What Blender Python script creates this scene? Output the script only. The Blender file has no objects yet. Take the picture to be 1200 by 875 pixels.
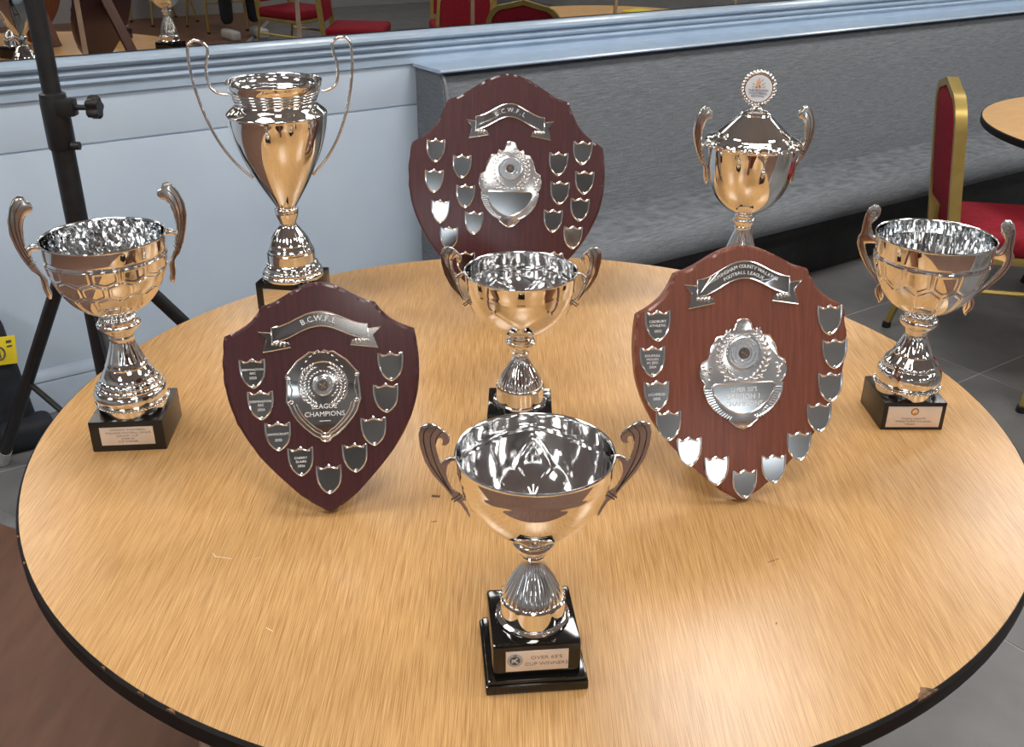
import bpy, bmesh, math, random
from mathutils import Vector, Matrix
random.seed(7)
PI = math.pi
R_ = math.radians
sc = bpy.context.scene
COL = sc.collection

# ------------------------------------------------------------------ camera
FPX = 1156.1
PITCH, ROLL = 0.45529, 0.005146
TR, TZ = 0.76, 0.74                      # table radius and height
cam_d = bpy.data.cameras.new('camera')
cam = bpy.data.objects.new('camera', cam_d); COL.objects.link(cam)
cam_d.sensor_fit = 'HORIZONTAL'; cam_d.sensor_width = 36.0
cam_d.lens = FPX / 1200.0 * 36.0
fw = Vector((0, math.cos(PITCH), -math.sin(PITCH)))
up0 = Vector((0, math.sin(PITCH), math.cos(PITCH)))
rt = Vector((1, 0, 0)) * math.cos(ROLL) + up0 * math.sin(ROLL)
up = up0 * math.cos(ROLL) - Vector((1, 0, 0)) * math.sin(ROLL)
cam.matrix_world = Matrix(((rt.x, up.x, -fw.x, -0.0233), (rt.y, up.y, -fw.y, -1.4215),
                           (rt.z, up.z, -fw.z, TZ + 0.76245), (0, 0, 0, 1)))
cam_d.clip_start = 0.02
sc.camera = cam

# ------------------------------------------------------------------ world, exposure
wd = bpy.data.worlds.new('world'); sc.world = wd; wd.use_nodes = True
bg = wd.node_tree.nodes['Background']
bg.inputs[0].default_value = (0.62, 0.74, 0.9, 1); bg.inputs[1].default_value = 0.6
sc.view_settings.view_transform = 'Standard'
sc.view_settings.look = 'None'
sc.view_settings.gamma = 1.0
sc.view_settings.use_curve_mapping = False
sc.view_settings.exposure = 0.0
PANEL_POWER = 20.5       # ceiling LED panels
WINDOW_POWER = 4.0       # daylight in the window panes

# ------------------------------------------------------------------ materials
def new_mat(name, col=(.8, .8, .8), rough=.5, metal=0.0, spec=.5, coat=0.0, coat_rough=.05):
    m = bpy.data.materials.new(name); m.use_nodes = True
    b = m.node_tree.nodes['Principled BSDF']
    b.inputs['Base Color'].default_value = (*col, 1)
    b.inputs['Roughness'].default_value = rough
    b.inputs['Metallic'].default_value = metal
    b.inputs['Specular IOR Level'].default_value = spec
    b.inputs['Coat Weight'].default_value = coat
    b.inputs['Coat Roughness'].default_value = coat_rough
    return m

def add_noise(m, c1, c2, scale=(1, 1, 1), nscale=5.0, detail=4.0, lo=.3, hi=.7, bump=0.0, bdist=.001, rough=None, coords='Object', second=None):
    nt = m.node_tree; b = nt.nodes['Principled BSDF']
    tc = nt.nodes.new('ShaderNodeTexCoord'); mp = nt.nodes.new('ShaderNodeMapping')
    mp.inputs['Scale'].default_value = scale
    nz = nt.nodes.new('ShaderNodeTexNoise'); nz.inputs['Scale'].default_value = nscale; nz.inputs['Detail'].default_value = detail
    cr = nt.nodes.new('ShaderNodeValToRGB')
    cr.color_ramp.elements[0].position = lo; cr.color_ramp.elements[0].color = (*c1, 1)
    cr.color_ramp.elements[1].position = hi; cr.color_ramp.elements[1].color = (*c2, 1)
    nt.links.new(tc.outputs[coords], mp.inputs[0]); nt.links.new(mp.outputs[0], nz.inputs[0])
    nt.links.new(nz.outputs[0], cr.inputs[0])
    out = cr.outputs[0]
    if second:
        sc2, ns2, dark, l2, h2 = second
        mp2 = nt.nodes.new('ShaderNodeMapping'); mp2.inputs['Scale'].default_value = sc2
        nz2 = nt.nodes.new('ShaderNodeTexNoise'); nz2.inputs['Scale'].default_value = ns2; nz2.inputs['Detail'].default_value = 3
        cr2 = nt.nodes.new('ShaderNodeValToRGB')
        cr2.color_ramp.elements[0].position = l2; cr2.color_ramp.elements[0].color = (*dark, 1)
        cr2.color_ramp.elements[1].position = h2; cr2.color_ramp.elements[1].color = (1, 1, 1, 1)
        mx = nt.nodes.new('ShaderNodeMix'); mx.data_type = 'RGBA'; mx.blend_type = 'MULTIPLY'
        mx.inputs[0].default_value = 1.0
        nt.links.new(tc.outputs[coords], mp2.inputs[0]); nt.links.new(mp2.outputs[0], nz2.inputs[0])
        nt.links.new(nz2.outputs[0], cr2.inputs[0])
        nt.links.new(out, mx.inputs[6]); nt.links.new(cr2.outputs[0], mx.inputs[7])
        out = mx.outputs[2]
    nt.links.new(out, b.inputs['Base Color'])
    if bump:
        bp = nt.nodes.new('ShaderNodeBump'); bp.inputs['Strength'].default_value = bump; bp.inputs['Distance'].default_value = bdist
        nt.links.new(nz.outputs[0], bp.inputs['Height']); nt.links.new(bp.outputs[0], b.inputs['Normal'])
    return m

def emit_mat(name, col, strength):
    m = bpy.data.materials.new(name); m.use_nodes = True
    nt = m.node_tree; nt.nodes.clear()
    e = nt.nodes.new('ShaderNodeEmission'); e.inputs[0].default_value = (*col, 1); e.inputs[1].default_value = strength
    o = nt.nodes.new('ShaderNodeOutputMaterial'); nt.links.new(e.outputs[0], o.inputs[0])
    return m

M = {}
M['oak'] = add_noise(new_mat('oak_laminate', rough=.27, spec=.5), (.52, .295, .112), (.70, .43, .185), (95, 2.2, 1), 8.0, 6.0, .26, .74,
                     bump=.05, bdist=.0004, second=((430, 3.2, 1), 5.0, (.66, .58, .49), .40, .55))
M['oak2'] = add_noise(new_mat('oak_laminate_old', rough=.3), (.62, .36, .15), (.78, .5, .23), (5, 40, 1), 3.0, 4.0, .3, .7)
M['black_edge'] = add_noise(new_mat('black_edging', rough=.6, spec=.25), (.007, .006, .006), (.014, .012, .012), (1, 1, 1), 20)
M['chip'] = add_noise(new_mat('chipped_board', rough=.8), (.05, .024, .012), (.22, .12, .06), (1, 1, 1), 160, 3, .35, .6)
M['scratch'] = add_noise(new_mat('pale_scratch', rough=.6), (.70, .55, .38), (.85, .72, .55), (1, 1, 1), 300)
M['chrome'] = add_noise(new_mat('silver_plate', rough=.035, metal=1), (.86, .85, .83), (.92, .91, .89), (1, 1, 1), 8)
M['chrome_rough'] = add_noise(new_mat('silver_plate_inner', rough=.08, metal=1), (.80, .81, .82), (.9, .91, .92), (1, 1, 1), 8)
M['foil'] = add_noise(new_mat('crinkled_silver', rough=.05, metal=1), (.84, .87, .90), (.92, .94, .96), (1, 1, 1), 30)
M['cast'] = add_noise(new_mat('cast_silver', rough=.16, metal=1), (.86, .82, .78), (.93, .90, .87), (1, 1, 1), 30)
M['groove'] = add_noise(new_mat('dark_groove', rough=.5, metal=1), (.10, .08, .07), (.18, .15, .13), (1, 1, 1), 60)
M['stamp'] = add_noise(new_mat('stamped_silver', rough=.17, metal=1), (.86, .88, .90), (.95, .96, .98), (1, 1, 1), 300, 2)
M['plate'] = add_noise(new_mat('silver_face', rough=.10, metal=1), (.50, .495, .49), (.56, .555, .55), (1, 1, 1), 20)
M['engrave'] = add_noise(new_mat('engraved_line', rough=.45), (.80, .82, .84), (.9, .92, .93), (1, 1, 1), 60)
M['print'] = add_noise(new_mat('dark_print', rough=.6), (.07, .06, .055), (.12, .11, .1), (1, 1, 1), 60)
M['print_soft'] = add_noise(new_mat('pale_print', rough=.6), (.26, .21, .19), (.34, .28, .26), (1, 1, 1), 60)
M['plaque'] = add_noise(new_mat('satin_plaque', rough=.28, metal=.55), (.80, .74, .69), (.88, .83, .79), (1, 1, 1), 30)
M['plaque_mirror'] = add_noise(new_mat('mirror_plaque', rough=.08, metal=1), (.86, .85, .83), (.92, .91, .89), (1, 1, 1), 30)
M['black_gloss'] = add_noise(new_mat('black_lacquer', rough=.07, spec=.6), (.004, .004, .004), (.008, .008, .008), (1, 1, 1), 5)
M['black_satin'] = add_noise(new_mat('black_satin', rough=.28, spec=.5), (.008, .007, .007), (.014, .013, .012), (1, 1, 1), 30)
def wood(name, a, b, rough, coat):
    return add_noise(new_mat(name, rough=rough, coat=coat, coat_rough=.12), a, b, (60, 3, 3), 3.0, 5.0, .3, .7, second=((260, 6, 6), 4.0, (.78, .76, .76), .38, .55))
M['mahog_l'] = wood('mahogany_dark', (.055, .012, .015), (.080, .019, .022), .33, .25)
M['mahog_r'] = wood('mahogany_red', (.175, .050, .028), (.25, .075, .042), .36, .2)
M['mahog_b'] = wood('mahogany_plum', (.064, .017, .020), (.092, .026, .029), .30, .3)
M['mahog_back'] = wood('mahogany_reverse', (.13, .045, .025), (.19, .07, .04), .5, 0)
M['badge_white'] = add_noise(new_mat('badge_print', rough=.25), (.78, .82, .88), (.85, .88, .93), (1, 1, 1), 10)
M['badge_red'] = add_noise(new_mat('badge_red', rough=.4), (.65, .06, .03), (.8, .12, .05), (1, 1, 1), 100)
M['badge_orange'] = add_noise(new_mat('badge_orange', rough=.4), (.8, .45, .28), (.85, .55, .35), (1, 1, 1), 100)
M['badge_green'] = add_noise(new_mat('badge_green', rough=.4), (.1, .25, .2), (.16, .34, .28), (1, 1, 1), 100)
M['badge_navy'] = add_noise(new_mat('badge_navy', rough=.4), (.03, .04, .12), (.05, .06, .18), (1, 1, 1), 100)
M['crest_orange'] = add_noise(new_mat('crest_orange', rough=.4), (.75, .25, .04), (.85, .42, .1), (1, 1, 1), 700, 1)
M['crest_grey'] = add_noise(new_mat('crest_grey', rough=.4), (.36, .35, .34), (.5, .49, .48), (1, 1, 1), 500, 1)
M['wall'] = add_noise(new_mat('pale_blue_paint', rough=.5), (.54, .66, .80), (.61, .725, .855), (1, 1, 1), 3, 5, .3, .7, bump=.08, bdist=.002)
M['wall_plain'] = add_noise(new_mat('far_wall_paint', rough=.7), (.30, .30, .30), (.36, .36, .36), (1, 1, 1), 2)
M['rail'] = add_noise(new_mat('blue_gloss_paint', rough=.22, spec=.5), (.43, .555, .70), (.49, .61, .75), (1, 1, 1), 9, 4, .3, .7, bump=.12, bdist=.003)
M['base'] = add_noise(new_mat('skirting_paint', rough=.35), (.40, .50, .62), (.48, .57, .68), (1, 1, 1), 8)
M['ceiling'] = add_noise(new_mat('ceiling_paint', rough=.8), (.56, .575, .59), (.62, .635, .65), (1, 1, 1), 2)
M['tile'] = add_noise(new_mat('grey_tile', rough=.42), (.135, .136, .140), (.19, .191, .195), (1, 1, 1), 6, 6, .3, .7)
M['grout'] = add_noise(new_mat('grout', rough=.9), (.36, .36, .36), (.42, .42, .41), (1, 1, 1), 30)
M['brown_floor'] = add_noise(new_mat('brown_floor', rough=.5), (.135, .066, .040), (.19, .096, .060), (6, 1.2, 1), 4, 5, .3, .7)
M['strip'] = add_noise(new_mat('floor_strip', rough=.35, metal=.7), (.5, .5, .52), (.62, .62, .64), (1, 1, 1), 30)
M['mirror'] = add_noise(new_mat('mirror_glass', rough=.008, metal=1), (.50, .495, .485), (.51, .505, .495), (1, 1, 1), 2)
M['brass'] = add_noise(new_mat('joint_strip', rough=.3, metal=1), (.55, .45, .34), (.62, .52, .42), (1, 1, 1), 30)
M['fabric'] = add_noise(new_mat('grey_weave', rough=.85, spec=.2), (.135, .150, .170), (.275, .297, .322), (6, 6, 190), 3.0, 5, .3, .72, bump=.25, bdist=.002,
                        second=((160, 160, 6), 3.0, (.8, .8, .8), .35, .6))
M['fabric_dark'] = add_noise(new_mat('charcoal_vinyl', rough=.6), (.012, .013, .015), (.024, .025, .028), (1, 1, 1), 12)
M['piping'] = add_noise(new_mat('piping', rough=.6), (.20, .21, .22), (.28, .29, .3), (1, 1, 1), 40)
M['red'] = add_noise(new_mat('red_upholstery', rough=.8, spec=.25), (.20, .006, .016), (.28, .010, .024), (1, 1, 1), 60, 3, .3, .7, bump=.1, bdist=.001)
M['gold'] = add_noise(new_mat('gold_frame', rough=.36, metal=.6), (.42, .30, .08), (.5, .37, .12), (1, 1, 1), 20)
M['black_metal'] = add_noise(new_mat('black_powder_coat', rough=.42), (.008, .008, .009), (.016, .016, .018), (1, 1, 1), 40)
M['steel'] = add_noise(new_mat('steel_tube', rough=.25, metal=.9), (.7, .7, .7), (.8, .8, .8), (1, 1, 1), 20)
M['rubber'] = add_noise(new_mat('grey_rubber', rough=.7), (.36, .37, .38), (.45, .46, .47), (1, 1, 1), 30)
M['bag'] = add_noise(new_mat('black_nylon', rough=.75), (.006, .008, .013), (.014, .017, .024), (1, 1, 1), 30, 4, .3, .7, bump=.3, bdist=.004)
M['yellow'] = add_noise(new_mat('yellow_label', rough=.45), (.80, .62, .02), (.88, .72, .04), (1, 1, 1), 20)
M['win_frame'] = add_noise(new_mat('window_frame_paint', rough=.4), (.62, .62, .6), (.7, .7, .68), (1, 1, 1), 10)
M['trousers'] = add_noise(new_mat('black_clothing', rough=.9), (.008, .009, .012), (.016, .017, .022), (1, 1, 1), 30)
M['skin'] = add_noise(new_mat('skin', rough=.55), (.52, .30, .21), (.6, .36, .26), (1, 1, 1), 20)
M['hair'] = add_noise(new_mat('hair', rough=.6), (.03, .02, .013), (.06, .04, .025), (1, 1, 1), 80)
M['shoe'] = add_noise(new_mat('trainer', rough=.5), (.45, .44, .42), (.55, .54, .52), (1, 1, 1), 30)
M['panel'] = emit_mat('led_panel', (1.0, .965, .92), PANEL_POWER)
M['daylight'] = emit_mat('daylit_pane', (.80, .91, 1.0), WINDOW_POWER)

# ------------------------------------------------------------------ mesh helpers
def link(name, me, m, parent=None, smooth=None, label=None):
    if m is not None: me.materials.append(M[m] if isinstance(m, str) else m)
    if smooth is not None:
        for p in me.polygons: p.use_smooth = True
        me.set_sharp_from_angle(angle=R_(smooth))
    o = bpy.data.objects.new(name, me); COL.objects.link(o)
    if parent is not None: o.parent = parent
    if label: o['label'] = label
    return o

STUFF = {'laurel', 'side_scroll', 'ribbed_border', 'bead_ring', 'rope_ring', 'leaf_rim', 'inner_wreath', 'ribbon', 'tail_edge', 'small_border'}
def from_bm(name, bm, m, parent=None, smooth=None, label=None):
    bmesh.ops.recalc_face_normals(bm, faces=bm.faces)
    me = bpy.data.meshes.new(name); bm.to_mesh(me); bm.free()
    o = link(name, me, m, parent, smooth, label)
    if name in STUFF: o['kind'] = 'stuff'
    return o

def from_data(name, v, f, m, parent=None, smooth=None, label=None):
    me = bpy.data.meshes.new(name); me.from_pydata([tuple(q) for q in v], [], f); me.validate(); me.update()
    return link(name, me, m, parent, smooth, label)

def empty(name, label, cat, loc, rz=0, group=None):
    o = bpy.data.objects.new(name, None); COL.objects.link(o)
    o.empty_display_size = .05
    o.location = loc; o.rotation_euler = (0, 0, rz)
    o['label'] = label; o['category'] = cat
    if group: o['group'] = group
    return o

def tag(o, label=None, cat=None, group=None, kind=None):
    if label: o['label'] = label
    if cat: o['category'] = cat
    if group: o['group'] = group
    if kind: o['kind'] = kind
    return o

def bm_box(bm, c, s, bev=0.0, mat=None, seg=2):
    r = bmesh.ops.create_cube(bm, size=1.0)
    vs = r['verts']
    T = Matrix.Translation(c) @ (mat if mat is not None else Matrix.Identity(4)) @ Matrix.Diagonal((*s, 1))
    bmesh.ops.transform(bm, matrix=T, verts=vs)
    if bev:
        es = list({e for v in vs for e in v.link_edges})
        bmesh.ops.bevel(bm, geom=es, offset=bev, segments=seg, affect='EDGES', profile=.6)

def box(name, c, s, m, parent=None, bev=0.0, rot=None, label=None, seg=2):
    bm = bmesh.new(); bm_box(bm, c, s, bev, rot, seg)
    return from_bm(name, bm, m, parent, 30 if bev else None, label)

def lathe(name, prof, m, parent=None, seg=96, disp=None, closed=False, smooth=38, label=None, cap=True):
    """prof: list of (r, z); disp(theta, k, r, z) -> (dr, dz)"""
    v = []; f = []
    n = len(prof)
    for k, (r, z) in enumerate(prof):
        for i in range(seg):
            t = 2 * PI * i / seg
            dr, dz = disp(t, k, r, z) if disp else (0, 0)
            v.append(((r + dr) * math.cos(t), (r + dr) * math.sin(t), z + dz))
    for k in range(n - 1 + (1 if closed else 0)):
        a, b = k, (k + 1) % n
        for i in range(seg):
            j = (i + 1) % seg
            f.append((a * seg + i, a * seg + j, b * seg + j, b * seg + i))
    if cap and not closed:
        f.append(tuple(reversed(range(seg)))); f.append(tuple((n - 1) * seg + i for i in range(seg)))
    return from_data(name, v, f, m, parent, smooth, label)

def spline(pts, sub=6, closed=False):
    """Catmull-Rom through pts (any dimension)"""
    P = [Vector(p) for p in pts]; n = len(P); out = []
    rng = n if closed else n - 1
    for i in range(rng):
        if closed: p0, p1, p2, p3 = P[i - 1], P[i], P[(i + 1) % n], P[(i + 2) % n]
        else: p0, p1, p2, p3 = P[max(i - 1, 0)], P[i], P[i + 1], P[min(i + 2, n - 1)]
        for s in range(sub):
            t = s / sub
            out.append(.5 * ((2 * p1) + (p2 - p0) * t + (2 * p0 - 5 * p1 + 4 * p2 - p3) * t * t + (3 * p1 - p0 - 3 * p2 + p3) * t ** 3))
    if not closed: out.append(P[-1])
    return out

def bm_tube(bm, pts, rad, seg=8, closed=False, flat=1.0, caps=True):
    P = [Vector(p) for p in pts]; n = len(P)
    rings = []; nrm = None
    for i, p in enumerate(P):
        a = P[i - 1] if (i > 0 or closed) else P[i]
        b = P[(i + 1) % n] if (i < n - 1 or closed) else P[i]
        t = (b - a)
        if t.length < 1e-9: t = Vector((0, 0, 1))
        t.normalize()
        if nrm is None:
            ref = Vector((0, 1, 0)) if abs(t.y) < .9 else Vector((1, 0, 0))
            nrm = (ref - t * ref.dot(t)).normalized()
        else:
            nrm = (nrm - t * nrm.dot(t))
            nrm = nrm.normalized() if nrm.length > 1e-6 else Vector((1, 0, 0))
        bi = t.cross(nrm)
        r = rad[i] if isinstance(rad, (list, tuple)) else rad
        rings.append([bm.verts.new(p + (nrm * math.cos(2 * PI * k / seg) * flat + bi * math.sin(2 * PI * k / seg)) * r) for k in range(seg)])
    for i in range(n - (0 if closed else 1)):
        A, B = rings[i], rings[(i + 1) % n]
        for k in range(seg):
            bm.faces.new((A[k], A[(k + 1) % seg], B[(k + 1) % seg], B[k]))
    if caps and not closed:
        bm.faces.new(list(reversed(rings[0]))); bm.faces.new(rings[-1])

def tube(name, pts, rad, m, parent=None, seg=8, closed=False, flat=1.0, label=None):
    bm = bmesh.new(); bm_tube(bm, pts, rad, seg, closed, flat)
    return from_bm(name, bm, m, parent, 50, label)

def bm_prism(bm, out, y0, y1, bev=0.0, seg=1, axis='xz'):
    """outline in the local x-z plane, front face at y0 (towards -y), back at y1"""
    fr = [bm.verts.new((p[0], y0, p[1])) for p in out]
    face = bm.faces.new(fr)
    r = bmesh.ops.extrude_face_region(bm, geom=[face])
    nv = [g for g in r['geom'] if isinstance(g, bmesh.types.BMVert)]
    for q in nv: q.co.y = y1
    if bev:
        es = [e for e in bm.edges if e.verts[0] in fr and e.verts[1] in fr] if False else list({e for q in fr if q.is_valid for e in q.link_edges if abs(e.verts[0].co.y - y0) < 1e-9 and abs(e.verts[1].co.y - y0) < 1e-9})
        bmesh.ops.bevel(bm, geom=es, offset=bev, segments=seg, affect='EDGES', profile=.5, clamp_overlap=True)

def prism(name, out, y0, y1, m, parent=None, bev=0.0, seg=1, smooth=32, label=None):
    bm = bmesh.new(); bm_prism(bm, out, y0, y1, bev, seg)
    return from_bm(name, bm, m, parent, smooth, label)

def bm_ball(bm, c, s, rot=None, u=10, v=6):
    r = bmesh.ops.create_uvsphere(bm, u_segments=u, v_segments=v, radius=1.0)
    T = Matrix.Translation(c) @ (rot if rot is not None else Matrix.Identity(4)) @ Matrix.Diagonal((*s, 1))
    bmesh.ops.transform(bm, matrix=T, verts=r['verts'])

def text_obj(name, body, size, m, parent, pos, rot=None, align='CENTER', wid=1.0, ext=.0002, space=1.0):
    cu = bpy.data.curves.new('txt', 'FONT'); cu.body = body; cu.size = size; cu.align_x = align; cu.align_y = 'CENTER'
    cu.extrude = ext; cu.resolution_u = 2; cu.space_character = space
    to = bpy.data.objects.new('txt', cu)
    me = bpy.data.meshes.new_from_object(to)
    bpy.data.objects.remove(to); bpy.data.curves.remove(cu)
    T = Matrix.Translation(pos) @ (rot if rot is not None else Matrix.Identity(4)) @ Matrix.Rotation(PI / 2, 4, 'X') @ Matrix.Diagonal((wid, 1, 1, 1))
    me.transform(T); me.materials.clear(); me.name = name
    return link(name, me, m, parent)

def join_objs(objs, name):
    """merge helper meshes (same material) into one object"""
    bm = bmesh.new()
    for o in objs: bm.from_mesh(o.data)
    base = objs[0]; mats = list(base.data.materials)
    me = bpy.data.meshes.new(name); bm.to_mesh(me); bm.free()
    for q in mats: me.materials.append(q)
    n = bpy.data.objects.new(name, me); COL.objects.link(n); n.parent = base.parent
    for o in objs: bpy.data.objects.remove(o)
    return n

def copy_tree(o, parent=None):
    c = o.copy(); COL.objects.link(c); c.parent = parent
    for ch in list(o.children): copy_tree(ch, c)
    return c

# ------------------------------------------------------------------ the room
WA = R_(34.6)
WD = Vector((math.cos(WA), math.sin(WA), 0)); WN = Vector((math.sin(WA), -math.cos(WA), 0))
W0 = Vector((-1.564, 1.311, 0))
S0, S1, N1, CH = -3.6, 7.4, 8.0, 2.65
def W(s, n, z=0): return W0 + WD * s + WN * n + Vector((0, 0, z))
RM = Matrix.Rotation(WA, 4, 'Z')           # local x along the mirror wall, local -y into the room
RT = Matrix.Translation(W0) @ RM
def room_box(name, s0, s1, n0, n1, z0, z1, m, parent=None, bev=0.0):
    bm = bmesh.new(); bm_box(bm, ((s0 + s1) / 2, -(n0 + n1) / 2, (z0 + z1) / 2), (s1 - s0, n1 - n0, z1 - z0), bev)
    o = from_bm(name, bm, m, parent, 30 if bev else None)
    if parent is None: o.matrix_world = RT
    return o
def struct(o): o['kind'] = 'structure'; return o

floor = struct(room_box('floor', S0, S1, 0, N1, -.05, -.0012, 'grout'))
# boundary between tiles and brown floor
LP = Vector((-1.378, .754, 0)); LA = R_(-25); LD = Vector((math.cos(LA), math.sin(LA), 0)); LNn = Vector((-LD.y, LD.x, 0))
def side(p): return (Vector((p[0], p[1], 0)) - LP).dot(LNn)   # > 0: tiles
tile_me = None
TS = .6
# grout line passes through (1.081, .308)
q = Vector((1.081, .308, 0)) - W0
so, no = q.dot(WD) % TS, q.dot(WN) % TS
ns = int((S1 - S0) / TS) + 2; nn = int(N1 / TS) + 2
for i in range(-8, ns):
    for j in range(-1, nn):
        s, n_ = so + i * TS, no + j * TS - .22
        a, b, c, d = max(s, S0), min(s + TS, S1), max(n_, 0), min(n_ + TS, N1)
        if b - a < .03 or d - c < .03: continue
        if max(side(W(x, y)) for x in (a, b) for y in (c, d)) < -.02: continue
        full = (b - a > TS - .001 and d - c > TS - .001)
        if full and tile_me is None:
            bm = bmesh.new(); bm_box(bm, (0, 0, -.004), (TS - .005, TS - .005, .008), .0)
            t = from_bm('tile', bm, 'tile', floor); tile_me = t.data
        elif full:
            t = bpy.data.objects.new('tile', tile_me); COL.objects.link(t); t.parent = floor
        else:
            bm = bmesh.new(); bm_box(bm, (0, 0, -.004), (b - a - .005, d - c - .005, .008))
            t = from_bm('tile', bm, 'tile', floor)
        t.location = ((a + b) / 2, -(c + d) / 2, 0)
# brown floor: room rectangle clipped by the boundary line
poly = [W(S0, 0), W(S1, 0), W(S1, N1), W(S0, N1)]
def clip(poly, keep):
    out = []
    for i in range(len(poly)):
        a, b = poly[i], poly[(i + 1) % len(poly)]
        sa, sb = keep(a), keep(b)
        if sa >= 0: out.append(a)
        if sa * sb < 0: out.append(a + (b - a) * (sa / (sa - sb)))
    return out
bp = clip(poly, lambda p: -side(p))
bm = bmesh.new(); fv = [bm.verts.new((p.x, p.y, .004)) for p in bp]; fc = bm.faces.new(fv)
r = bmesh.ops.extrude_face_region(bm, geom=[fc])
for g in r['geom']:
    if isinstance(g, bmesh.types.BMVert): g.co.z = -.004
struct(from_bm('floor', bm, 'brown_floor'))
ends = [p for p in bp if abs(side(p)) < 1e-3]
bm = bmesh.new(); mid = (ends[0] + ends[1]) / 2; ln = (ends[0] - ends[1]).length
bm_box(bm, (mid.x, mid.y, .005), (ln - .2, .04, .008), .003, Matrix.Rotation(LA, 4, 'Z'))
struct(from_bm('trim_2', bm, 'strip', None, 30))

struct(room_box('ceiling', S0, S1, 0, N1, CH, CH + .1, 'ceiling'))
wb = struct(room_box('wall_back', S0, S1, -.15, -.008, 0, CH, 'wall'))
for z0, z1 in ((.0, .817), (.823, 1.0)):
    o = room_box('wall_panel', S0, S1, -.008, 0, z0, z1, 'wall', wb, .0015)
o = room_box('wall_panel', S0, S1, -.008, 0, 1.0, CH, 'wall_plain', wb)
struct(room_box('wall_right', S1, S1 + .15, 0, N1, 0, CH, 'wall_plain'))
# skirting and dado rail (profiles swept along the wall)
def sweep(name, prof, s0, s1, m):
    v = []; k = len(prof)
    for s in (s0, s1):
        for n_, z in prof: v.append((s, -n_, z))
    f = [(i, (i + 1) % k, k + (i + 1) % k, k + i) for i in range(k)] + [tuple(range(k)), tuple(range(2 * k - 1, k - 1, -1))]
    bm = bmesh.new(); vv = [bm.verts.new(p) for p in v]
    for a in f: bm.faces.new([vv[i] for i in a])
    o = from_bm(name, bm, m, None, 40); o.matrix_world = RT
    return struct(o)
sweep('baseboard_back', [(0, .002), (.018, .002), (.018, .10), (.014, .108), (.018, .114), (.016, .128), (.006, .138), (.003, .146), (0, .146)], S0, S1, 'base')
sweep('trim_1', [(0, .962), (.012, .962), (.014, .990), (.021, .992), (.026, .999), (.024, 1.007), (.016, 1.010), (.017, 1.015), (.030, 1.017), (.036, 1.025), (.034, 1.033),
                 (.025, 1.036), (.027, 1.041), (.046, 1.044), (.052, 1.052), (.050, 1.062), (.040, 1.067), (0, 1.073)], S0, S1, 'rail')

# windows: one low one in the wall behind the camera, one high one in the left wall
def wall_with_window(name, along, a0, a1, fixed, win, wname, nx, nz):
    """along 's': wall at n = fixed; along 'n': wall at s = fixed"""
    w0, w1, z0, z1 = win
    def bxx(bm, a, b, za, zb, off0, off1):
        if along == 's': bm_box(bm, ((a + b) / 2, -(fixed + (off0 + off1) / 2), (za + zb) / 2), (b - a, abs(off1 - off0), zb - za))
        else: bm_box(bm, (fixed - (off0 + off1) / 2, -(a + b) / 2, (za + zb) / 2), (abs(off1 - off0), b - a, zb - za))
    bm = bmesh.new()
    for q in ((a0, a1, 0, z0), (a0, a1, z1, CH), (a0, w0, z0, z1), (w1, a1, z0, z1)): bxx(bm, *q, 0, .15)
    o = from_bm(name, bm, 'wall_plain'); o.matrix_world = RT; struct(o)
    bm = bmesh.new()
    for i in range(nx + 1):
        t = .05 if i in (0, nx) else .03; c = min(max(w0 + i * (w1 - w0) / nx, w0 + t / 2), w1 - t / 2); bxx(bm, c - t / 2, c + t / 2, z0, z1, .0, .06)
    for j in range(nz + 1):
        t = .05 if j in (0, nz) else .03; c = min(max(z0 + j * (z1 - z0) / nz, z0 + t / 2), z1 - t / 2); bxx(bm, w0, w1, c - t / 2, c + t / 2, .003, .058)
    wo = from_bm(wname, bm, 'win_frame'); wo.matrix_world = RT; struct(wo)
    for i in range(nx):
        for j in range(nz):
            bm = bmesh.new(); ca = w0 + (i + .5) * (w1 - w0) / nx; cz = z0 + (j + .5) * (z1 - z0) / nz
            pw, ph = ((w1 - w0) / nx - .03) / 2, ((z1 - z0) / nz - .03) / 2
            bxx(bm, ca - pw, ca + pw, cz - ph, cz + ph, .034, .040); from_bm('pane', bm, 'daylight', wo)
wall_with_window('wall_front', 's', S0, S1, N1, (-.62, .02, 1.05, 1.60), 'window_1', 2, 2)
wall_with_window('wall_left', 'n', 0, N1, S0, (4.7, 5.9, 1.75, 2.40), 'window_2', 4, 2)

# ceiling LED panels: rows parallel to the mirror wall
L0 = Vector((.75, 1.25, 0)) - W0
ls, ln0 = L0.dot(WD), L0.dot(WN)
pk = 0
for i in (-2, -1, 0, 1, 2):
    for j in (0, 1, 3):
        s, n_ = ls + i * 2.0, ln0 + j * 1.75
        if not (S0 + .4 < s < S1 - .4 and n_ < N1 - .4): continue
        p = W(s, n_, CH)
        t = empty('ceiling_light', 'square flat LED panel light set in the ceiling, out of the picture', 'light', p, WA, 'ceiling LED panels')
        bm = bmesh.new()
        for dx, dy, sx, sy in ((0, .3, .64, .03), (0, -.3, .64, .03), (.3, 0, .03, .58), (-.3, 0, .03, .58)): bm_box(bm, (dx, dy, -.009), (sx, sy, .018))
        from_bm('frame', bm, 'win_frame', t)
        box('diffuser', (0, 0, -.006), (.57, .57, .008), 'panel', t)

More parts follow.
